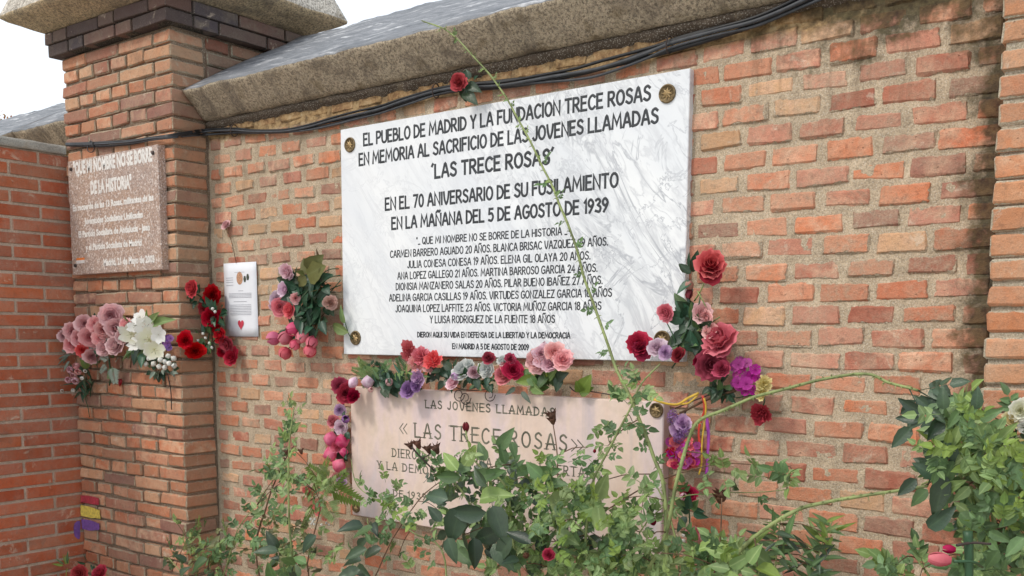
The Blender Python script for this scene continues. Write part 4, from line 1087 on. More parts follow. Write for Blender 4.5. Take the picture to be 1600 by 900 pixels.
q = thing('lily_bouquet', 'bunch of white lilies with pale green leaves in the middle of the brown pillar', 'flowers')
spray(q, 220, 535, 26, 30, 18, 'single', ['art', 'mid'], 22, B-.04)
leaves(q, [(240, 508, 264, 496), (236, 503, 247, 488), (203, 505, 192, 492), (233, 500, 228, 484)], 'light', 'single', B-.06, .5)
for x, y, r_, c in [(216, 494, 13, 'white'), (205, 521, 15, 'cream'), (228, 512, 14, 'white'), (233, 531, 16, 'cream'), (241, 546, 12, 'cream'), (247, 523, 10, 'white'), (210, 536, 11, 'white'), (210, 508, 11, 'white')]: head('lily', c, x, y, r_, q, B-.09)
leaves(q, [(205, 545, 199, 560), (212, 545, 214, 562), (222, 548, 222, 566)], 'mid', 'single', B-.06); stem(q, [(205, 555, B-.04), (204, 574, B-.03)], .0035, m_twig)

q = thing('purple_blossoms', 'small tuft of purple blossoms beside the white lilies', 'flowers')
for _ in range(9): head('daisy', rnd.choice(['purple', 'violet']), 257+rnd.uniform(-9, 9), 536+rnd.uniform(-9, 9), 5, q, B-.05)
spray(q, 257, 538, 8, 8, 5, 'narrow', ['art'], 12, B-.03); stem(q, [(257, 540, B-.04), (250, 556, B-.02)], .0015)

q = thing('white_blossom_bunch', 'bunch of small white round blossoms with dark leaves, right side of brown pillar', 'flowers')
spray(q, 252, 574, 26, 13, 30, 'single', ['art', 'dark', 'silver'], 15, B-.04)
for x, y in ((233, 560), (250, 562), (258, 565), (271, 560), (272, 571), (248, 573), (262, 556), (227, 568), (240, 568), (257, 574), (239, 556), (264, 568)): head('ball', 'white', x, y, 5.5, q, B-.07)
stem(q, [(262, 585, B-.03), (267, 612, B-.02), (268, 640, B-.012)], .0025, m_darktw)

q = thing('pink_bud_bunch', 'hanging bunch of pink and white buds with dark green leaves by the red wall', 'flowers')
spray(q, 131, 598, 17, 24, 30, 'narrow', ['art', 'art', 'dark'], 24, B-.04, False); leaves(q, [(138, 575, 126, 563)], 'lime', 'single', B-.06, 1.2)
for x, y, c in ((119, 572, 'dustypink'), (110, 578, 'palepink'), (122, 581, 'dustypink'), (115, 587, 'dustypink'), (107, 594, 'palepink'), (118, 595, 'palepink'), (133, 580, 'white'), (128, 591, 'white'), (97, 611, 'white'), (114, 610, 'white')): head('bud', c, x, y, 6.2 if c != 'white' else 4.5, q, B-.08)
stem(q, [(132, 618, B-.03), (137, 635, B-.02), (140, 652, B-.012)], .002); stem(q, [(128, 560, B-.03), (142, 590, B-.03), (141, 620, B-.03)], .003, m_gst)

q = tag(obj('heart_ornament', None), 'tiny red heart ornament hanging on the brown pillar under the pink roses', 'ornament')
bpy.data.objects.remove(q)
mb = MB(); hp = P(187, 597, B-.012); n = 20
ring = [(hp.x+.022*math.sin(t)**3, hp.z+.020*(13*math.cos(t)-5*math.cos(2*t)-2*math.cos(3*t)-math.cos(4*t))/15) for t in [6.2832*i/n for i in range(n)]]
mb.add([(hp.x, hp.y-.008, hp.z), (hp.x, hp.y+.008, hp.z)]+[(a_, hp.y, b_) for a_, b_ in ring], [(0, 2+i, 2+(i+1) % n) for i in range(n)]+[(1, 2+(i+1) % n, 2+i) for i in range(n)])
q = tag(obj('heart_ornament', mb.mesh('heart_ornament', [plain('glossy_dark_red', (.28, .01, .02), .25, .1)])), 'tiny red heart ornament hanging on the brown pillar under the pink roses', 'ornament')

# --- red roses at the pillar's corner
q = thing('red_rose_garland', 'garland of red fabric roses hanging at the corner of the brown pillar', 'flowers')
spray(q, 335, 490, 16, 26, 26, 'single', ['art'], 16, -.05); spray(q, 322, 528, 22, 22, 36, 'single', ['art', 'mid'], 15, -.06); spray(q, 310, 465, 14, 12, 10, 'single', ['art'], 15, -.09)
for x, y, r_, Y in [(297, 450, 12, -.15), (331, 460, 13, -.06), (319, 483, 11, -.07), (329, 496, 14, -.08), (289, 531, 12, -.18), (304, 548, 13, -.12), (341, 524, 12, -.07), (351, 538, 12, -.06), (360, 556, 12, -.05), (348, 549, 8, -.05), (336, 512, 7, -.06)]: head('rose', 'red', x, y, r_, q, Y)
for x, y in ((332, 482), (336, 487), (299, 460), (321, 528), (327, 536), (331, 543), (317, 521), (309, 532)):
    head('ball', 'white', x, y, 3, q, -.09)
stem(q, [(300, 455, -.12), (322, 470, -.04), (338, 495, -.03), (325, 530, -.05), (345, 540, -.03)], .003)

# --- pink bouquet left of the marble plaque
q = thing('tulip_bouquet', 'bouquet of pink tulip buds and bronze green leaves left of the marble plaque', 'flowers')
spray(q, 488, 472, 34, 50, 70, 'single', ['art', 'dark', 'art'], 28, -.055, False); spray(q, 462, 455, 16, 26, 16, 'single', ['art', 'dark'], 24, -.06, False); spray(q, 470, 512, 30, 18, 18, 'narrow', ['art'], 30, -.06, False); spray(q, 500, 440, 26, 24, 16, 'narrow', ['art', 'olive', 'brown'], 34, -.04, False)
leaves(q, [(480, 428, 473, 402), (484, 426, 497, 402), (480, 430, 498, 418), (478, 432, 466, 448), (476, 430, 462, 424)], 'olive', 'single', -.09, 1.2)
for x, y, r_, c in [(446, 425, 12, 'palepink'), (444, 452, 11, 'pinklilac'), (433, 466, 12, 'pinklilac'), (438, 480, 12, 'rosepink'), (450, 484, 11, 'coral'), (462, 466, 8, 'dustypink'), (430, 478, 8, 'palepink'), (515, 473, 11, 'beigepink')]: head('rose', c, x, y, r_, q, -.09)
for x, y, r_, a_ in [(459, 514, 13, (-.3, -.7, -.2)), (446, 528, 12, (-.5, -.6, -.5)), (427, 529, 13, (-.8, -.5, -.2)), (472, 526, 12, (0, -.7, -.6)), (487, 535, 12, (.2, -.6, -.7)), (445, 553, 12, (-.3, -.5, -.9)), (484, 549, 12, (.1, -.5, -.9)), (460, 540, 11, (-.2, -.6, -.8))]: head('bud', 'rosepink' if r_ != 13 else 'hotpink', x, y, r_, q, -.09, a_, .82); stem(q, [(500, 470, -.05), ((x+500)/2+6, (y+470)/2, -.08), (x+3, y-5, -.085)], .0024)
for a_, b_ in (((530, 420), (500, 430)), ((532, 430), (500, 445)), ((533, 445), (495, 470)), ((532, 438), (470, 520)), ((525, 470), (462, 548))): stem(q, [(*a_, -.03), ((a_[0]+b_[0])/2, (a_[1]+b_[1])/2-4, -.05), (*b_, -.07)], .002, rnd.choice([m_gst, m_twig]))
leaves(q, [(545, 520, 511, 505), (538, 505, 530, 480)], 'light', 'single', -.05, .55); stem(q, [(538, 500, -.03), (545, 522, -.03), (552, 530, -.03)], .002)

# --- single rose on the cables
q = thing('single_rose', 'single bright red rose tucked behind the cables above the marble plaque', 'flower')
head('rose', 'red', 715, 127, 13, q, -.09, (.3, -1, .1)); spray(q, 735, 128, 12, 16, 10, 'single', ['art', 'dark'], 14, -.05); leaves(q, [(725, 142, 742, 158), (722, 140, 728, 156), (730, 132, 748, 140)], 'dark', 'single', -.06)
stem(q, [(716, 135, -.05), (728, 150, -.03), (744, 160, -.025)], .002)

q = thing('dried_flower', 'small dried pink flower on a thin stalk above the paper sheet', 'flower')
head('rose', 'mauve', 352, 350, 7, q, -.02); spray(q, 355, 356, 5, 4, 5, 'narrow', ['brown'], 9, -.015); stem(q, [(353, 356, -.012), (362, 378, -.01), (369, 411, -.01)], .0018, m_twig)

# --- garland round the lower plaque
q = thing('flower_garland', 'mixed garland of pink, white and purple fabric flowers over the pinkish plaque', 'garland')
spray(q, 600, 583, 42, 14, 40, 'fern', ['mid', 'art', 'light'], 26, -.05, False); spray(q, 620, 602, 38, 12, 26, 'single', ['art', 'dark'], 20, -.06, False); spray(q, 693, 585, 26, 16, 24, 'single', ['art', 'dark'], 20, -.055, False)
spray(q, 745, 593, 40, 14, 34, 'single', ['art', 'dark', 'mid'], 16, -.07, False); spray(q, 620, 590, 60, 12, 30, 'narrow', ['mid', 'light', 'art'], 20, -.08, False)
for x, y, r_, c, kd in [(532, 602, 13, 'crimson', 'rose'), (540, 613, 14, 'crimson', 'rose'), (551, 618, 10, 'darkred', 'rose'), (551, 597, 10, 'pinklilac', 'ball'), (574, 596, 12, 'pinklilac', 'ball'), (579, 609, 6, 'dustypink', 'bud'), (608, 597, 8, 'mauve', 'bud'), (636, 607, 13, 'purple', 'rose'), (650, 590, 13, 'lilac', 'rose'), (648, 603, 9, 'purple', 'rose'),
    (640, 549, 15, 'coral', 'carn'), (657, 555, 15, 'rosepink', 'carn'), (675, 560, 15, 'coral', 'carn'), (650, 567, 12, 'dustypink', 'carn'), (668, 572, 11, 'dustypink', 'carn'), (720, 577, 15, 'paleblue', 'rose'), (741, 581, 9, 'palepink', 'rose'), (758, 577, 14, 'paleblue', 'rose'), (732, 570, 9, 'paleblue', 'rose'), (706, 597, 10, 'palepink', 'rose'),
    (786, 585, 14, 'rosepink', 'rose'), (802, 577, 14, 'crimson', 'rose'), (790, 572, 9, 'rosepink', 'rose'), (763, 558, 10, 'crimson', 'rose'), (798, 560, 9, 'crimson', 'rose'), (785, 563, 8, 'paleblue', 'rose'), (712, 588, 8, 'lilac', 'bud')]: head(kd, c, x, y, r_, q, -.10)
for x, y, r_ in ((837, 565, 17), (852, 557, 18), (867, 549, 15), (880, 560, 15), (858, 566, 14), (845, 552, 10)): head('lily' if r_ == 18 else 'rose', 'dustypink' if r_ % 2 else 'palepink', x, y, r_, q, -.11)
spray(q, 842, 592, 26, 14, 16, 'single', ['light', 'lime', 'mid'], 28, -.07, False); spray(q, 868, 588, 20, 16, 10, 'single', ['mid', 'dark'], 24, -.06, False); leaves(q, [(905, 613, 920, 590), (908, 612, 900, 598), (905, 614, 925, 606)], 'lime', 'single', -.06, 1.1)
leaves(q, [(815, 612, 828, 628), (805, 605, 790, 618)], 'silver', 'single', -.07, .6)
stem(q, [(890, 604, -.045), (900, 612, -.045), (925, 612, -.045), (1000, 625, -.045)], .0022, m_darktw)
for cx, cy in ((717, 617), (727, 622), (765, 617)):      # wire tendrils
    stem(q, [(cx+9*math.cos(t)*(1-t/14), cy+11*math.sin(t)*(1-t/14), -.055) for t in [i*.8 for i in range(11)]], .0016, m_darktw, 'tendril')
stem(q, [(700, 585, -.06), (712, 605, -.055), (740, 610, -.055), (772, 607, -.055)], .002, m_darktw)
for x, y, r_, c, kd in [(531, 641, 9, 'lilac', 'rose'), (520, 657, 10, 'rosepink', 'rose'), (532, 668, 10, 'pinklilac', 'rose'), (516, 685, 14, 'hotpink', 'ball'), (535, 690, 14, 'hotpink', 'ball'), (516, 709, 14, 'hotpink', 'ball'), (537, 707, 9, 'hotpink', 'ball'), (530, 727, 14, 'hotpink', 'ball'), (524, 697, 10, 'hotpink', 'rose'), (525, 745, 9, 'dustypink', 'rose'), (534, 752, 8, 'lilac', 'rose'), (540, 655, 7, 'purple', 'bud')]: head(kd, c, x, y, r_, q, -.06)
spray(q, 538, 690, 8, 60, 22, 'single', ['art', 'dark'], 15, -.035, False); stem(q, [(536, 620, -.03), (540, 680, -.025), (537, 750, -.02)], .0025, m_gst)

# --- rose bouquet at the marble plaque's lower right corner
q = thing('rose_bouquet', 'bouquet of red and pink roses over the lower right corner of the marble plaque', 'flowers')
spray(q, 1078, 520, 26, 40, 44, 'single', ['art', 'dark', 'dark', 'mid'], 32, -.06, False); spray(q, 1085, 435, 16, 22, 10, 'single', ['dark', 'art'], 24, -.05)
for x, y, r_, c in [(1111, 410, 20, 'coral'), (1110, 425, 17, 'red'), (1038, 489, 13, 'rosepink'), (1097, 487, 14, 'dustypink'), (1102, 497, 11, 'dustypink'), (997, 535, 17, 'crimson'), (1003, 548, 13, 'crimson'), (1026, 541, 13, 'pinklilac'), (1040, 550, 11, 'lilac'), (1058, 553, 12, 'darkred'), (1122, 527, 25, 'rosepink'), (1107, 515, 14, 'dustypink'), (1128, 544, 13, 'rosepink'), (1112, 570, 22, 'crimson'), (1096, 566, 12, 'darkred'), (1127, 575, 12, 'crimson')]: head('rose', c, x, y, r_, q, -.10)
head('bud', 'beigepink', 1077, 446, 8, q, -.07, (0, -.4, 1)); head('bud', 'darkred', 1077, 458, 7, q, -.07, (0, -.4, -1))
for a_, b_ in (((1085, 470), (1103, 430)), ((1110, 505), (1090, 455)), ((1052, 560), (1085, 480)), ((1060, 555), (1040, 500)), ((1080, 500), (1095, 460)), ((1065, 530), (1125, 495)), ((1050, 575), (1080, 520))): stem(q, [(*a_, -.06), ((a_[0]+b_[0])/2+3, (a_[1]+b_[1])/2, -.09), (*b_, -.085)], .0024, rnd.choice([m_cane, m_gst]))

q = thing('daisy_bunch', 'small bunch of magenta daisies tied with yellow ribbon beside the old plaque', 'flowers')
spray(q, 1128, 610, 26, 14, 30, 'single', ['art', 'mid', 'dark'], 18, -.05, False)
for _ in range(20):
    a = rnd.uniform(0, 6.28); rr_ = math.sqrt(rnd.random()); head('daisy', 'magenta', 1163+22*rr_*math.cos(a), 590+28*rr_*math.sin(a), 8, q, -.08+rnd.uniform(-.02, .02))
head('daisy', 'magenta', 1166, 598, 11, q, -.11); stem(q, [(1150, 610, -.05), (1110, 622, -.05), (1062, 646, -.05)], .004, m_twig); stem(q, [(1150, 605, -.05), (1105, 618, -.05), (1055, 638, -.05)], .0022, m_darktw)
def ribbon3(parent, pts, w_, mat, name='ribbon'):
    pp = tube_pts([P(*t) for t in pts], 5); vs = []; n = len(pp)
    for i, p in enumerate(pp):
        t = (pp[min(i+1, n-1)]-pp[max(0, i-1)]).normalized(); s_ = t.cross(Vector((.3*math.sin(i*.5), -1, .3*math.cos(i*.4)))).normalized()*w_/2; vs += [p+s_, p-s_]
    mb = MB(); mb.add(vs, [(2*i, 2*i+1, 2*i+3, 2*i+2) for i in range(n-1)]); o = obj(name, mb.mesh(name, [mat]), parent)
    md = o.modifiers.new('thickness', 'SOLIDIFY'); md.thickness = .0005; return o
m_yr = plain('yellow_satin_ribbon', (.62, .40, .05), .5, .25); m_rr = plain('red_satin_ribbon', (.60, .06, .04), .4, .15); m_pr2 = plain('magenta_satin_ribbon', (.38, .07, .40), .4, .15)
ribbon3(q, [(1012, 620, -.06), (1035, 629, -.07), (1058, 632, -.075), (1075, 622, -.075), (1092, 614, -.07)], .007, m_yr); ribbon3(q, [(1058, 631, -.07), (1075, 630, -.08), (1090, 618, -.07)], .005, m_yr)
ribbon3(q, [(1100, 622, -.07), (1103, 640, -.065), (1097, 690, -.055), (1096, 725, -.05), (1092, 742, -.05)], .005, m_yr)
ribbon3(q, [(1098, 618, -.07), (1101, 640, -.06), (1092, 670, -.05), (1094, 700, -.045)], .007, m_rr); ribbon3(q, [(1103, 645, -.05), (1107, 680, -.045), (1105, 720, -.04), (1104, 742, -.04)], .009, m_pr2)

q = thing('yellow_carnation', 'pale yellow carnation beside the magenta daisies', 'flower')
for x, y, r_ in ((1194, 599, 13), (1188, 613, 12)): head('carn', 'yellow', x, y, r_, q, -.10)
stem(q, [(1188, 615, -.05), (1150, 622, -.045)], .002)
q = thing('red_carnation', 'single deep red carnation hanging right of the yellow one', 'flower')
head('carn', 'red', 1188, 649, 16, q, -.06, (.1, -1, -.4)); stem(q, [(1190, 640, -.04), (1194, 622, -.04), (1170, 612, -.04)], .002)

q = thing('hanging_flowers', 'purple hydrangea and tiny red blossoms hanging at the right edge of the old plaque', 'flowers')
for x, y, r_ in ((1053, 656, 11), (1066, 660, 12), (1058, 672, 12), (1071, 675, 10), (1062, 684, 10), (1052, 648, 8)): head('puff' if r_ < 12 else 'rose', 'purple' if r_ != 12 else 'lilac', x, y, r_, q, -.06)
for _ in range(56): head('daisy', rnd.choice(['coral', 'red', 'coral', 'crimson', 'magenta']), rnd.uniform(1045, 1090), rnd.uniform(688, 728), 6, q, -.05+rnd.uniform(-.02, .01))
stem(q, [(1072, 640, -.04), (1062, 680, -.035), (1066, 722, -.03)], .003, m_darktw); spray(q, 1066, 700, 22, 26, 14, 'narrow', ['art', 'mid'], 14, -.035, False)

q = thing('fabric_rose', 'faded red and pink fabric rose low beside the old plaque', 'flower')
head('rose', 'crimson', 1075, 770, 12, q, -.08); head('bud', 'palepink', 1068, 776, 7, q, -.09); spray(q, 1078, 800, 12, 12, 8, 'single', ['art', 'mid'], 26, -.06); stem(q, [(1076, 778, -.06), (1078, 840, -.05), (1075, 900, -.05)], .0025)
q = thing('fabric_rose', 'small pink and white rose low down near the dried seed head', 'flower')
head('rose', 'rosepink', 1083, 835, 11, q, -.10); head('ball', 'white', 1069, 836, 5, q, -.09); head('ball', 'white', 1068, 845, 4, q, -.09); stem(q, [(1080, 842, -.08), (1078, 905, -.06)], .0025)
q = thing('tulip', 'pink fabric tulip lying low at the right beside dark stems', 'flower')
head('bud', 'coral', 1472, 874, 13, q, -.66, (-1, -.3, .05), 1.25); head('bud', 'crimson', 1485, 858, 8, q, -.64, (-1, -.2, 0), 1.2)
stem(q, [(1490, 877, -.66), (1520, 878, -.64), (1535, 886, -.6)], .003); stem(q, [(1495, 852, -.63), (1520, 848, -.6), (1548, 850, -.58)], .003, m_darktw); stem(q, [(1512, 830, -.6), (1514, 870, -.6), (1514, 930, -.6)], .009, m_gst)
q = thing('yellow_flowers', 'pale yellow and white flowers at the right edge among leaves', 'flowers')
for x, y, r_, c in ((1594, 640, 15, 'cream'), (1582, 655, 12, 'yellow'), (1596, 700, 12, 'yellow'), (1574, 705, 8, 'white'), (1600, 668, 10, 'white')): head('rose', c, x, y, r_, q, -.42)
stem(q, [(1592, 650, -.4), (1580, 720, -.38), (1575, 800, -.36)], .0025); spray(q, 1588, 680, 14, 20, 8, 'single', ['dark', 'mid'], 24, -.4)
q = thing('red_rose', 'red rose with leaves low in the corner by the red wall, left one of two', 'flower', None)
head('rose', 'red', 122, 896, 12, q, -.32); spray(q, 106, 885, 12, 8, 8, 'narrow', ['mid', 'lime'], 18, -.3); stem(q, [(122, 900, -.31), (124, 960, -.3)], .0025)
q = thing('red_rose', 'red rose low in front of the brown pillar, right one of two', 'flower', None)
head('rose', 'red', 153, 894, 12, q, -.32); spray(q, 140, 880, 10, 10, 8, 'narrow', ['art', 'mid'], 18, -.3); stem(q, [(153, 900, -.31), (150, 960, -.3)], .0025)

# ------------------------------------------------------------------ rose bushes
GB = P(1040, 1000, -.38); GB.z = 0
bush = thing('rose_bush', 'tall leafy rose bush in front of the old plaque with one cane crossing the marble', 'bush')
b1 = Bush(bush, 285)
longc = b1.cane([Vector((GB.x+.02, -.36, 0)), P(1042, 900, -.34), P(1036, 765, -.32), P(1020, 712, -.31), P(985, 622, -.29), P(955, 555, -.27), P(925, 470, -.25), P(887, 350, -.23), P(850, 265, -.21), P(800, 165, -.20), P(745, 95, -.21), P(700, 50, -.22), P(660, 30, -.24)], .0058, .0018, n=8)
b1.along(longc, 'comp', 'mid', .050, .070, .40, .80, 1.2); b1.along(longc, 'comp', 'light', .024, .05, .80, .98, 1.0); b1.along(longc, 'single', 'light', .018, .06, .72, .97, 1.0)
c = b1.cane([P(1010, 900, -.40), P(1040, 830, -.40), P(1060, 745, -.39), P(1075, 690, -.38), P(1092, 658, -.38), P(1130, 641, -.38), P(1180, 622, -.38), P(1240, 605, -.38), P(1300, 590, -.37), P(1358, 583, -.36), P(1390, 598, -.36), P(1432, 612, -.36)], .0050, .0030, n=6)
b1.leaf('comp', 'dark', c[-1], Vector((1, -.2, -.5)), .13); b1.leaf('comp', 'dark', c[-3], Vector((.6, -.2, -1)), .12); b1.leaf('comp', 'dark', c[-1], Vector((1, -.1, .3)), .10)
c = b1.cane([P(1110, 920, -.42), P(1150, 868, -.42), P(1210, 818, -.42), P(1250, 794, -.41), P(1290, 783, -.41), P(1340, 777, -.40), P(1402, 769, -.39), P(1450, 762, -.38)], .0052, .0034, n=6)
b1.leaf('comp', 'dark', c[-1], Vector((.3, -.2, 1)), .12); b1.leaf('comp', 'dark', c[-2], Vector((.7, -.2, .5)), .11)
cl = [([(935, 930), (915, 860), (925, 760), (960, 690), (985, 640), (1002, 600), (1030, 570)], .004), ([(870, 930), (880, 860), (874, 760), (868, 700), (862, 655)], .0028),
      ([(1000, 930), (960, 880), (900, 820), (840, 760), (800, 725)], .004), ([(760, 940), (765, 860), (730, 780), (690, 730), (650, 700)], .0046), ([(820, 940), (800, 840), (790, 760), (742, 720), (728, 672)], .004),
      ([(700, 950), (690, 860), (640, 830), (600, 790), (560, 760), (548, 715)], .003), ([(560, 960), (590, 890), (640, 800), (690, 750), (720, 735)], .0025), ([(880, 950), (950, 900), (1010, 885), (1075, 880)], .004),
      ([(840, 950), (870, 890), (900, 830), (960, 790), (1010, 760), (1110, 727), (1230, 728)], .0028), ([(980, 940), (1000, 830), (1060, 780), (1120, 771), (1230, 765)], .0022), ([(1090, 950), (1115, 900), (1126, 830), (1128, 780)], .0028), ([(1040, 950), (1060, 880), (1040, 790), (1015, 740)], .0035), ([(700, 950), (760, 900), (850, 840), (905, 830)], .0035)]
for pts, r_ in cl:
    Y0 = rnd.uniform(-.45, -.25); pp = b1.cane([P(x, y, Y0+.0006*(950-y)*.5) for x, y in pts], r_, r_*.5, m_twig if r_ in (.0028, .0025) else m_cane, 4)
    if r_ not in (.0028,): b1.along(pp, 'comp', rnd.choice(['mid', 'light']), .055, .06, .25, .9)
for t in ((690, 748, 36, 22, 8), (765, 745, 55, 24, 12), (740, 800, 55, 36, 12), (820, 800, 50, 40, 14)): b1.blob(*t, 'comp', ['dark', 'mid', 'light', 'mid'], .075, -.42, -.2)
b1.pix([(720, 790, 700, 855), (760, 800, 700, 800), (770, 790, 790, 850), (740, 840, 745, 890), (780, 830, 735, 850), (700, 780, 660, 770), (800, 840, 770, 880), (690, 815, 668, 790), (760, 760, 735, 730), (770, 850, 800, 890), (830, 850, 790, 830), (700, 840, 712, 880)], 'dark', -.5)
b1.pix([(735, 735, 700, 722), (760, 720, 745, 690), (790, 725, 782, 690), (720, 745, 680, 745), (830, 745, 870, 735), (850, 760, 880, 750), (800, 690, 806, 715), (780, 700, 800, 672), (740, 750, 775, 735), (760, 745, 790, 735)], 'mid', -.44)
b1.pix([(715, 735, 690, 705), (725, 728, 742, 700), (750, 780, 790, 765), (860, 790, 900, 770), (905, 800, 940, 790), (930, 780, 950, 740), (870, 830, 900, 850), (940, 830, 930, 780)], 'light', -.47)
b1.pix([(1140, 890, 1105, 880), (1140, 885, 1175, 868), (1125, 880, 1120, 850), (1135, 868, 1100, 855), (1150, 870, 1140, 838), (1170, 880, 1190, 850), (1130, 900, 1160, 905)], 'light', -.5)
for t in ((735, 835, 50, 35, 8), (790, 855, 60, 35, 10), (850, 745, 60, 20, 5)): b1.blob(*t, 'single', ['dark', 'dark', 'mid'], .07, -.5, -.3)
for t in ((880, 785, 60, 36, 14), (900, 840, 90, 44, 40), (960, 865, 80, 40, 34), (880, 890, 110, 25, 30), (1000, 820, 40, 24, 6), (820, 860, 60, 40, 14), (1080, 888, 70, 18, 16), (1000, 890, 90, 20, 22)): b1.blob(*t, 'comp', ['light', 'light', 'mid', 'light'], .072, -.5, -.2)
for t in ((620, 780, 40, 40, 12), (600, 830, 30, 40, 6), (650, 870, 40, 30, 8), (690, 800, 30, 30, 6), (590, 770, 30, 40, 5)): b1.blob(*t, 'comp', ['light', 'mid'], .055, -.4, -.2)
for t in ((985, 640, 22, 30, 8), (1000, 610, 20, 16, 6), (940, 720, 30, 40, 6), (960, 680, 22, 30, 7)): b1.blob(*t, 'comp', ['mid', 'light'], .06, -.35, -.22)
for t in ((1210, 740, 40, 12, 7), (1130, 745, 40, 20, 6), (1100, 860, 40, 30, 12), (1130, 880, 40, 25, 10)): b1.blob(*t, 'comp', ['light', 'mid', 'light'], .07, -.36, -.2)
b1.blob(1130, 875, 60, 25, 10, 'single', ['light', 'lime'], .07, -.5, -.4)
for t in ((740, 800, 60, 60, 24), (830, 830, 60, 50, 22), (900, 860, 80, 36, 24), (700, 760, 30, 24, 6), (790, 750, 50, 24, 10)): b1.blob(*t, 'single', ['dark', 'dark', 'mid'], .055, -.30, -.12)  # dark leaves at the back stand in for shade deep in the bush
for t in ((830, 770, 50, 30, 12), (880, 760, 50, 26, 12), (930, 790, 50, 30, 14), (900, 820, 90, 50, 26), (980, 850, 60, 40, 16), (860, 730, 40, 16, 5), (640, 790, 30, 30, 8), (1010, 780, 24, 30, 5), (760, 720, 50, 14, 5), (1100, 870, 40, 24, 8)): b1.blob(*t, 'comp', ['light', 'light', 'lime', 'mid'], .058, -.56, -.36)
b1.done()
for x, y, r_ in ((640, 694, 9), (652, 692, 10), (668, 700, 9), (680, 699, 11), (862, 648, 12), (862, 655, 9)): head('hip', 'brown', x, y, r_, bush, -.34, (-.2, -.4, 1))
stem(bush, [(643, 698, -.34), (655, 712, -.33), (678, 735, -.31)], .003, m_darktw); stem(bush, [(678, 703, -.33), (668, 712, -.33), (660, 716, -.32)], .002, m_darktw)
for x, y, r_ in ((1128, 770, 15), (1124, 776, 12)): head('hip', 'brown', x, y, r_, bush, -.24, (0, -.3, 1))
head('bud', 'darkred', 728, 668, 7, bush, -.3, (.1, -.2, 1)); head('bud', 'darkred', 1020, 815, 7, bush, -.34, (0, -.5, .6)); head('rose', 'crimson', 857, 866, 9, bush, -.5); head('hip', 'brown', 822, 868, 8, bush, -.5); head('bud', 'darkred', 929, 705, 4, bush, -.3, (.2, 0, 1))

lb = thing('rose_bush', 'thin straggly rose bush left of the old plaque in front of the brick wall', 'bush')
b2 = Bush(lb, 250)
for pts, r_ in [([(470, 960), (455, 850), (450, 760), (452, 700), (458, 640)], .0046), ([(420, 960), (400, 860), (420, 780), (440, 730), (462, 690)], .004), ([(380, 960), (340, 880), (300, 850), (275, 815)], .003), ([(520, 960), (560, 860), (575, 830), (575, 810)], .003), ([(500, 960), (480, 880), (500, 800), (495, 770)], .003), ([(330, 960), (350, 900), (370, 830), (400, 790)], .003), ([(300, 960), (285, 900), (262, 870)], .003)]:
    Y0 = rnd.uniform(-.4, -.22); pp = b2.cane([P(x, y, Y0) for x, y in pts], r_, r_*.5, rnd.choice([m_twig, m_cane]), 4); b2.along(pp, 'comp', rnd.choice(['mid', 'light']), .06, .045, .2, 1)
for t in ((453, 665, 12, 34, 12), (440, 720, 28, 26, 12), (435, 770, 34, 34, 20), (480, 765, 38, 30, 18)): b2.blob(*t, 'comp', ['mid', 'light', 'light'], .062, -.4, -.15)
for t in ((430, 840, 60, 40, 22), (380, 870, 80, 32, 30), (310, 870, 45, 30, 20), (300, 830, 30, 20, 6), (470, 870, 60, 30, 10), (355, 840, 40, 25, 8), (340, 820, 50, 12, 5)): b2.blob(*t, 'comp', ['mid', 'light', 'light', 'olive'], .066, -.45, -.15)
for t in ((480, 850, 50, 40, 6), (450, 890, 60, 20, 12), (300, 885, 40, 20, 8), (570, 870, 30, 30, 8), (575, 825, 14, 12, 4)): b2.blob(*t, 'single', ['dark', 'dark', 'mid'], .07, -.5, -.3)
b2.blob(505, 765, 20, 26, 12, 'fern', ['lime', 'light'], .11, -.25, -.15)
b2.done()
for x, y in ((447, 705), (470, 704), (485, 745)): head('hip', 'brown', x, y, 6, lb, -.3, (0, -.3, 1))
for x, y in ((478, 765), (486, 770), (495, 792), (498, 800), (508, 808)): head('daisy', 'coral', x, y, 6, lb, -.22)
for _ in range(14): head('ball', 'white', rnd.uniform(475, 515), rnd.uniform(805, 820), 2.5, lb, -.22)

rb = thing('rose_bush', 'dense rose bush with broad dark leaves at the right edge in front of the pillar', 'bush')
b3 = Bush(rb, 285)
for pts, r_ in [([(1530, 980), (1520, 860), (1500, 740), (1490, 680), (1480, 630)], .006), ([(1580, 980), (1560, 850), (1540, 740), (1520, 690), (1530, 620)], .006), ([(1600, 900), (1560, 780), (1500, 740), (1440, 760)], .004), ([(1640, 900), (1600, 760), (1570, 700), (1600, 640)], .005), ([(1490, 980), (1450, 900), (1430, 870)], .004)]:
    Y0 = rnd.uniform(-.42, -.3); pp = b3.cane([P(x, y, Y0) for x, y in pts], r_, r_*.5, m_cane, 4); b3.along(pp, 'comp', 'mid', .07, .07, .3, 1)
b3.pix([(1438, 655, 1398, 652), (1440, 645, 1402, 622), (1445, 655, 1418, 672), (1425, 668, 1392, 700), (1455, 640, 1478, 662), (1450, 635, 1428, 618), (1470, 650, 1450, 690), (1478, 665, 1442, 678), (1432, 748, 1402, 775), (1465, 748, 1425, 722), (1478, 742, 1458, 812), (1480, 690, 1486, 745), (1450, 825, 1492, 795), (1475, 640, 1472, 605), (1525, 640, 1530, 605)], 'dark', -.5)
b3.pix([(1470, 770, 1510, 750), (1510, 645, 1490, 612), (1545, 660, 1520, 690), (1500, 665, 1488, 700), (1560, 690, 1590, 660), (1515, 760, 1490, 785)], 'light', -.5)
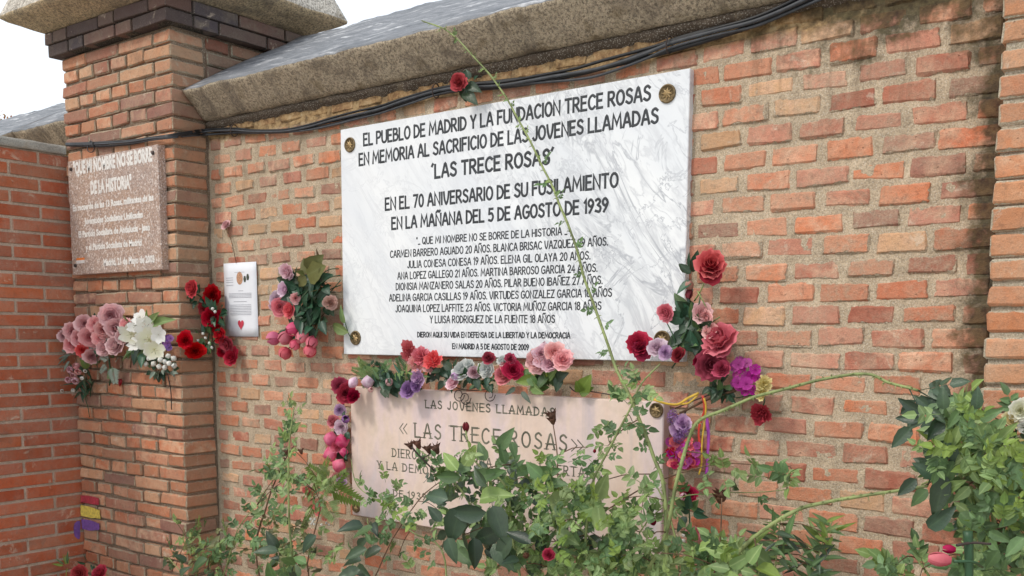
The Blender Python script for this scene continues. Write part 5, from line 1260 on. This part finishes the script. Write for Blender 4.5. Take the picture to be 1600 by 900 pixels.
b3.pix([(1500, 640, 1480, 670), (1510, 690, 1540, 715), (1530, 655, 1565, 640), (1490, 720, 1470, 765), (1555, 740, 1590, 715), (1540, 770, 1570, 800), (1560, 770, 1530, 800), (1500, 800, 1530, 830), (1580, 720, 1600, 760), (1450, 765, 1420, 790)], 'mid', -.5)
for t in ((1500, 655, 40, 22, 6), (1535, 690, 50, 30, 9), (1575, 740, 36, 50, 9), (1535, 770, 46, 30, 7), (1560, 850, 50, 40, 8)): b3.blob(*t, 'comp', ['mid', 'light', 'light', 'mid'], .07, -.5, -.25)
for t in ((1520, 705, 40, 24, 10), (1560, 730, 40, 24, 10), (1500, 720, 30, 20, 5)): b3.blob(*t, 'comp', ['lime', 'light'], .075, -.55, -.4)
for t in ((1565, 800, 40, 40, 10), (1585, 850, 40, 40, 10), (1560, 885, 50, 16, 8)): b3.blob(*t, 'comp', ['mid', 'mid', 'light'], .08, -.5, -.35)
b3.pix([(1555, 790, 1585, 775), (1590, 800, 1560, 825), (1545, 830, 1580, 850), (1600, 840, 1570, 870), (1560, 860, 1540, 890), (1575, 780, 1605, 800), (1535, 800, 1520, 830)], 'mid', -.52)
for t in ((1420, 892, 40, 14, 10), (1540, 890, 50, 14, 8)): b3.blob(*t, 'comp', ['mid', 'light'], .08, -.5, -.35)
for t in ((1540, 760, 50, 70, 20), (1570, 860, 40, 40, 12)): b3.blob(*t, 'single', ['dark', 'dark', 'mid'], .055, -.32, -.2)
for t in ((1500, 700, 60, 30, 12), (1550, 720, 50, 40, 14), (1480, 650, 40, 18, 5), (1570, 820, 40, 50, 12)): b3.blob(*t, 'comp', ['light', 'lime', 'mid'], .055, -.6, -.45)
b3.done()
ws = thing('weed_plant', 'small upright weedy shoots against the brick wall right of the seed head', 'plant')
b4 = Bush(ws, 120)
for pts in ([(1200, 960), (1212, 880), (1220, 800)], [(1250, 960), (1275, 880), (1300, 815)], [(1170, 960), (1185, 900), (1195, 860)], [(1150, 960), (1150, 900), (1140, 860)]):
    Y0 = rnd.uniform(-.2, -.12); pp = b4.cane([P(x, y, Y0) for x, y in pts], .003, .0015, m_cane, 4); b4.along(pp, 'narrow', 'mid', .06, .012, .2, 1, 1.2); b4.along(pp, 'narrow', 'light', .045, .014, .5, 1, 1.2)
b4.blob(1285, 828, 22, 16, 14, 'narrow', ['lime', 'light'], .05, -.2, -.12); b4.blob(1210, 860, 25, 40, 20, 'narrow', ['mid', 'dark'], .06, -.25, -.1); b4.blob(1270, 880, 30, 25, 18, 'narrow', ['mid', 'dark'], .06, -.25, -.1)
b4.done()

# ------------------------------------------------------------------ ground and what is beyond the wall
def sheet(name, x0, x1, y0, y1, z, mat):
    mb = MB(); box(mb, x0, x1, y0, y1, z-.05, z); o = obj(name, mb.mesh(name, [mat], False)); o['kind'] = 'structure'; return o
m_soil = plain('dry_brown_soil', (.12, .085, .055), .95, .4, 12, .02); m_pave = plain('pale_paving', (.46, .44, .40), .9, .2, 4, .005); m_dirt = plain('sandy_ground', (.28, .23, .17), .95, .2, 2, .01)
sheet('ground', -150, 150, -150, 150, -.02, m_dirt); sheet('flower_bed', -4.2, .3, -.9, .0, .03, m_soil); sheet('pavement', -4.2, 6, -8, -1.02, .004, m_pave)
mb = MB(); box(mb, -4.2, .6, -1.0, -.9, -.05, .1, 0, .008); o = obj('kerb', mb.mesh('kerb', [m_cem], False)); o['kind'] = 'structure'
# tree far behind the wall, its top just above the coping at the left
tr = thing('autumn_tree', 'distant tree with orange red leaves just above the coping at the left edge', 'tree')
tp = P(-18, 205, 14.0); mb = MB(); tube(mb, tube_pts([Vector((tp.x, 14, 0)), Vector((tp.x+.1, 14, tp.z*.5)), Vector((tp.x, 14, tp.z))], 5), .22, .06, 8); trunk = obj('trunk', mb.mesh('trunk', [m_twig]), tr)
m_aut = leaf_mat('autumn_leaf', [(.45, .13, .08), (.55, .25, .10), (.30, .25, .12), (.5, .18, .14)], .5)
mb = MB()
for k in range(14):
    a = k*2.4; e = Vector((tp.x+1.5*math.cos(a)*rnd.uniform(.4, 1), 14+1.5*math.sin(a), tp.z+rnd.uniform(-.9, .5))); tube(mb, [Vector((tp.x, 14, tp.z-1.0)), e], .035, .01, 5)
obj('limbs', mb.mesh('limbs', [m_twig]), tr)
mb = MB()
for _ in range(2600):
    d = Vector((rnd.gauss(0, 1), rnd.gauss(0, 1), rnd.gauss(0, 1))).normalized()*rnd.random()**.4
    c = Vector((tp.x, 14, tp.z-.35))+Vector((d.x*1.5, d.y*1.5, d.z*1.05))
    if noise.noise(c*1.6) < -.08: continue
    M = Matrix.Translation(c) @ Vector((rnd.uniform(-1, 1), rnd.uniform(-1, 1), rnd.uniform(-1, 1))).to_track_quat('Z', 'Y').to_matrix().to_4x4()
    leaflet(mb, M, .12, .08, .2, .2, 2, rnd.random(), 0)
crown = obj('crown', mb.mesh('crown', [m_aut]), tr); crown['kind'] = 'stuff'
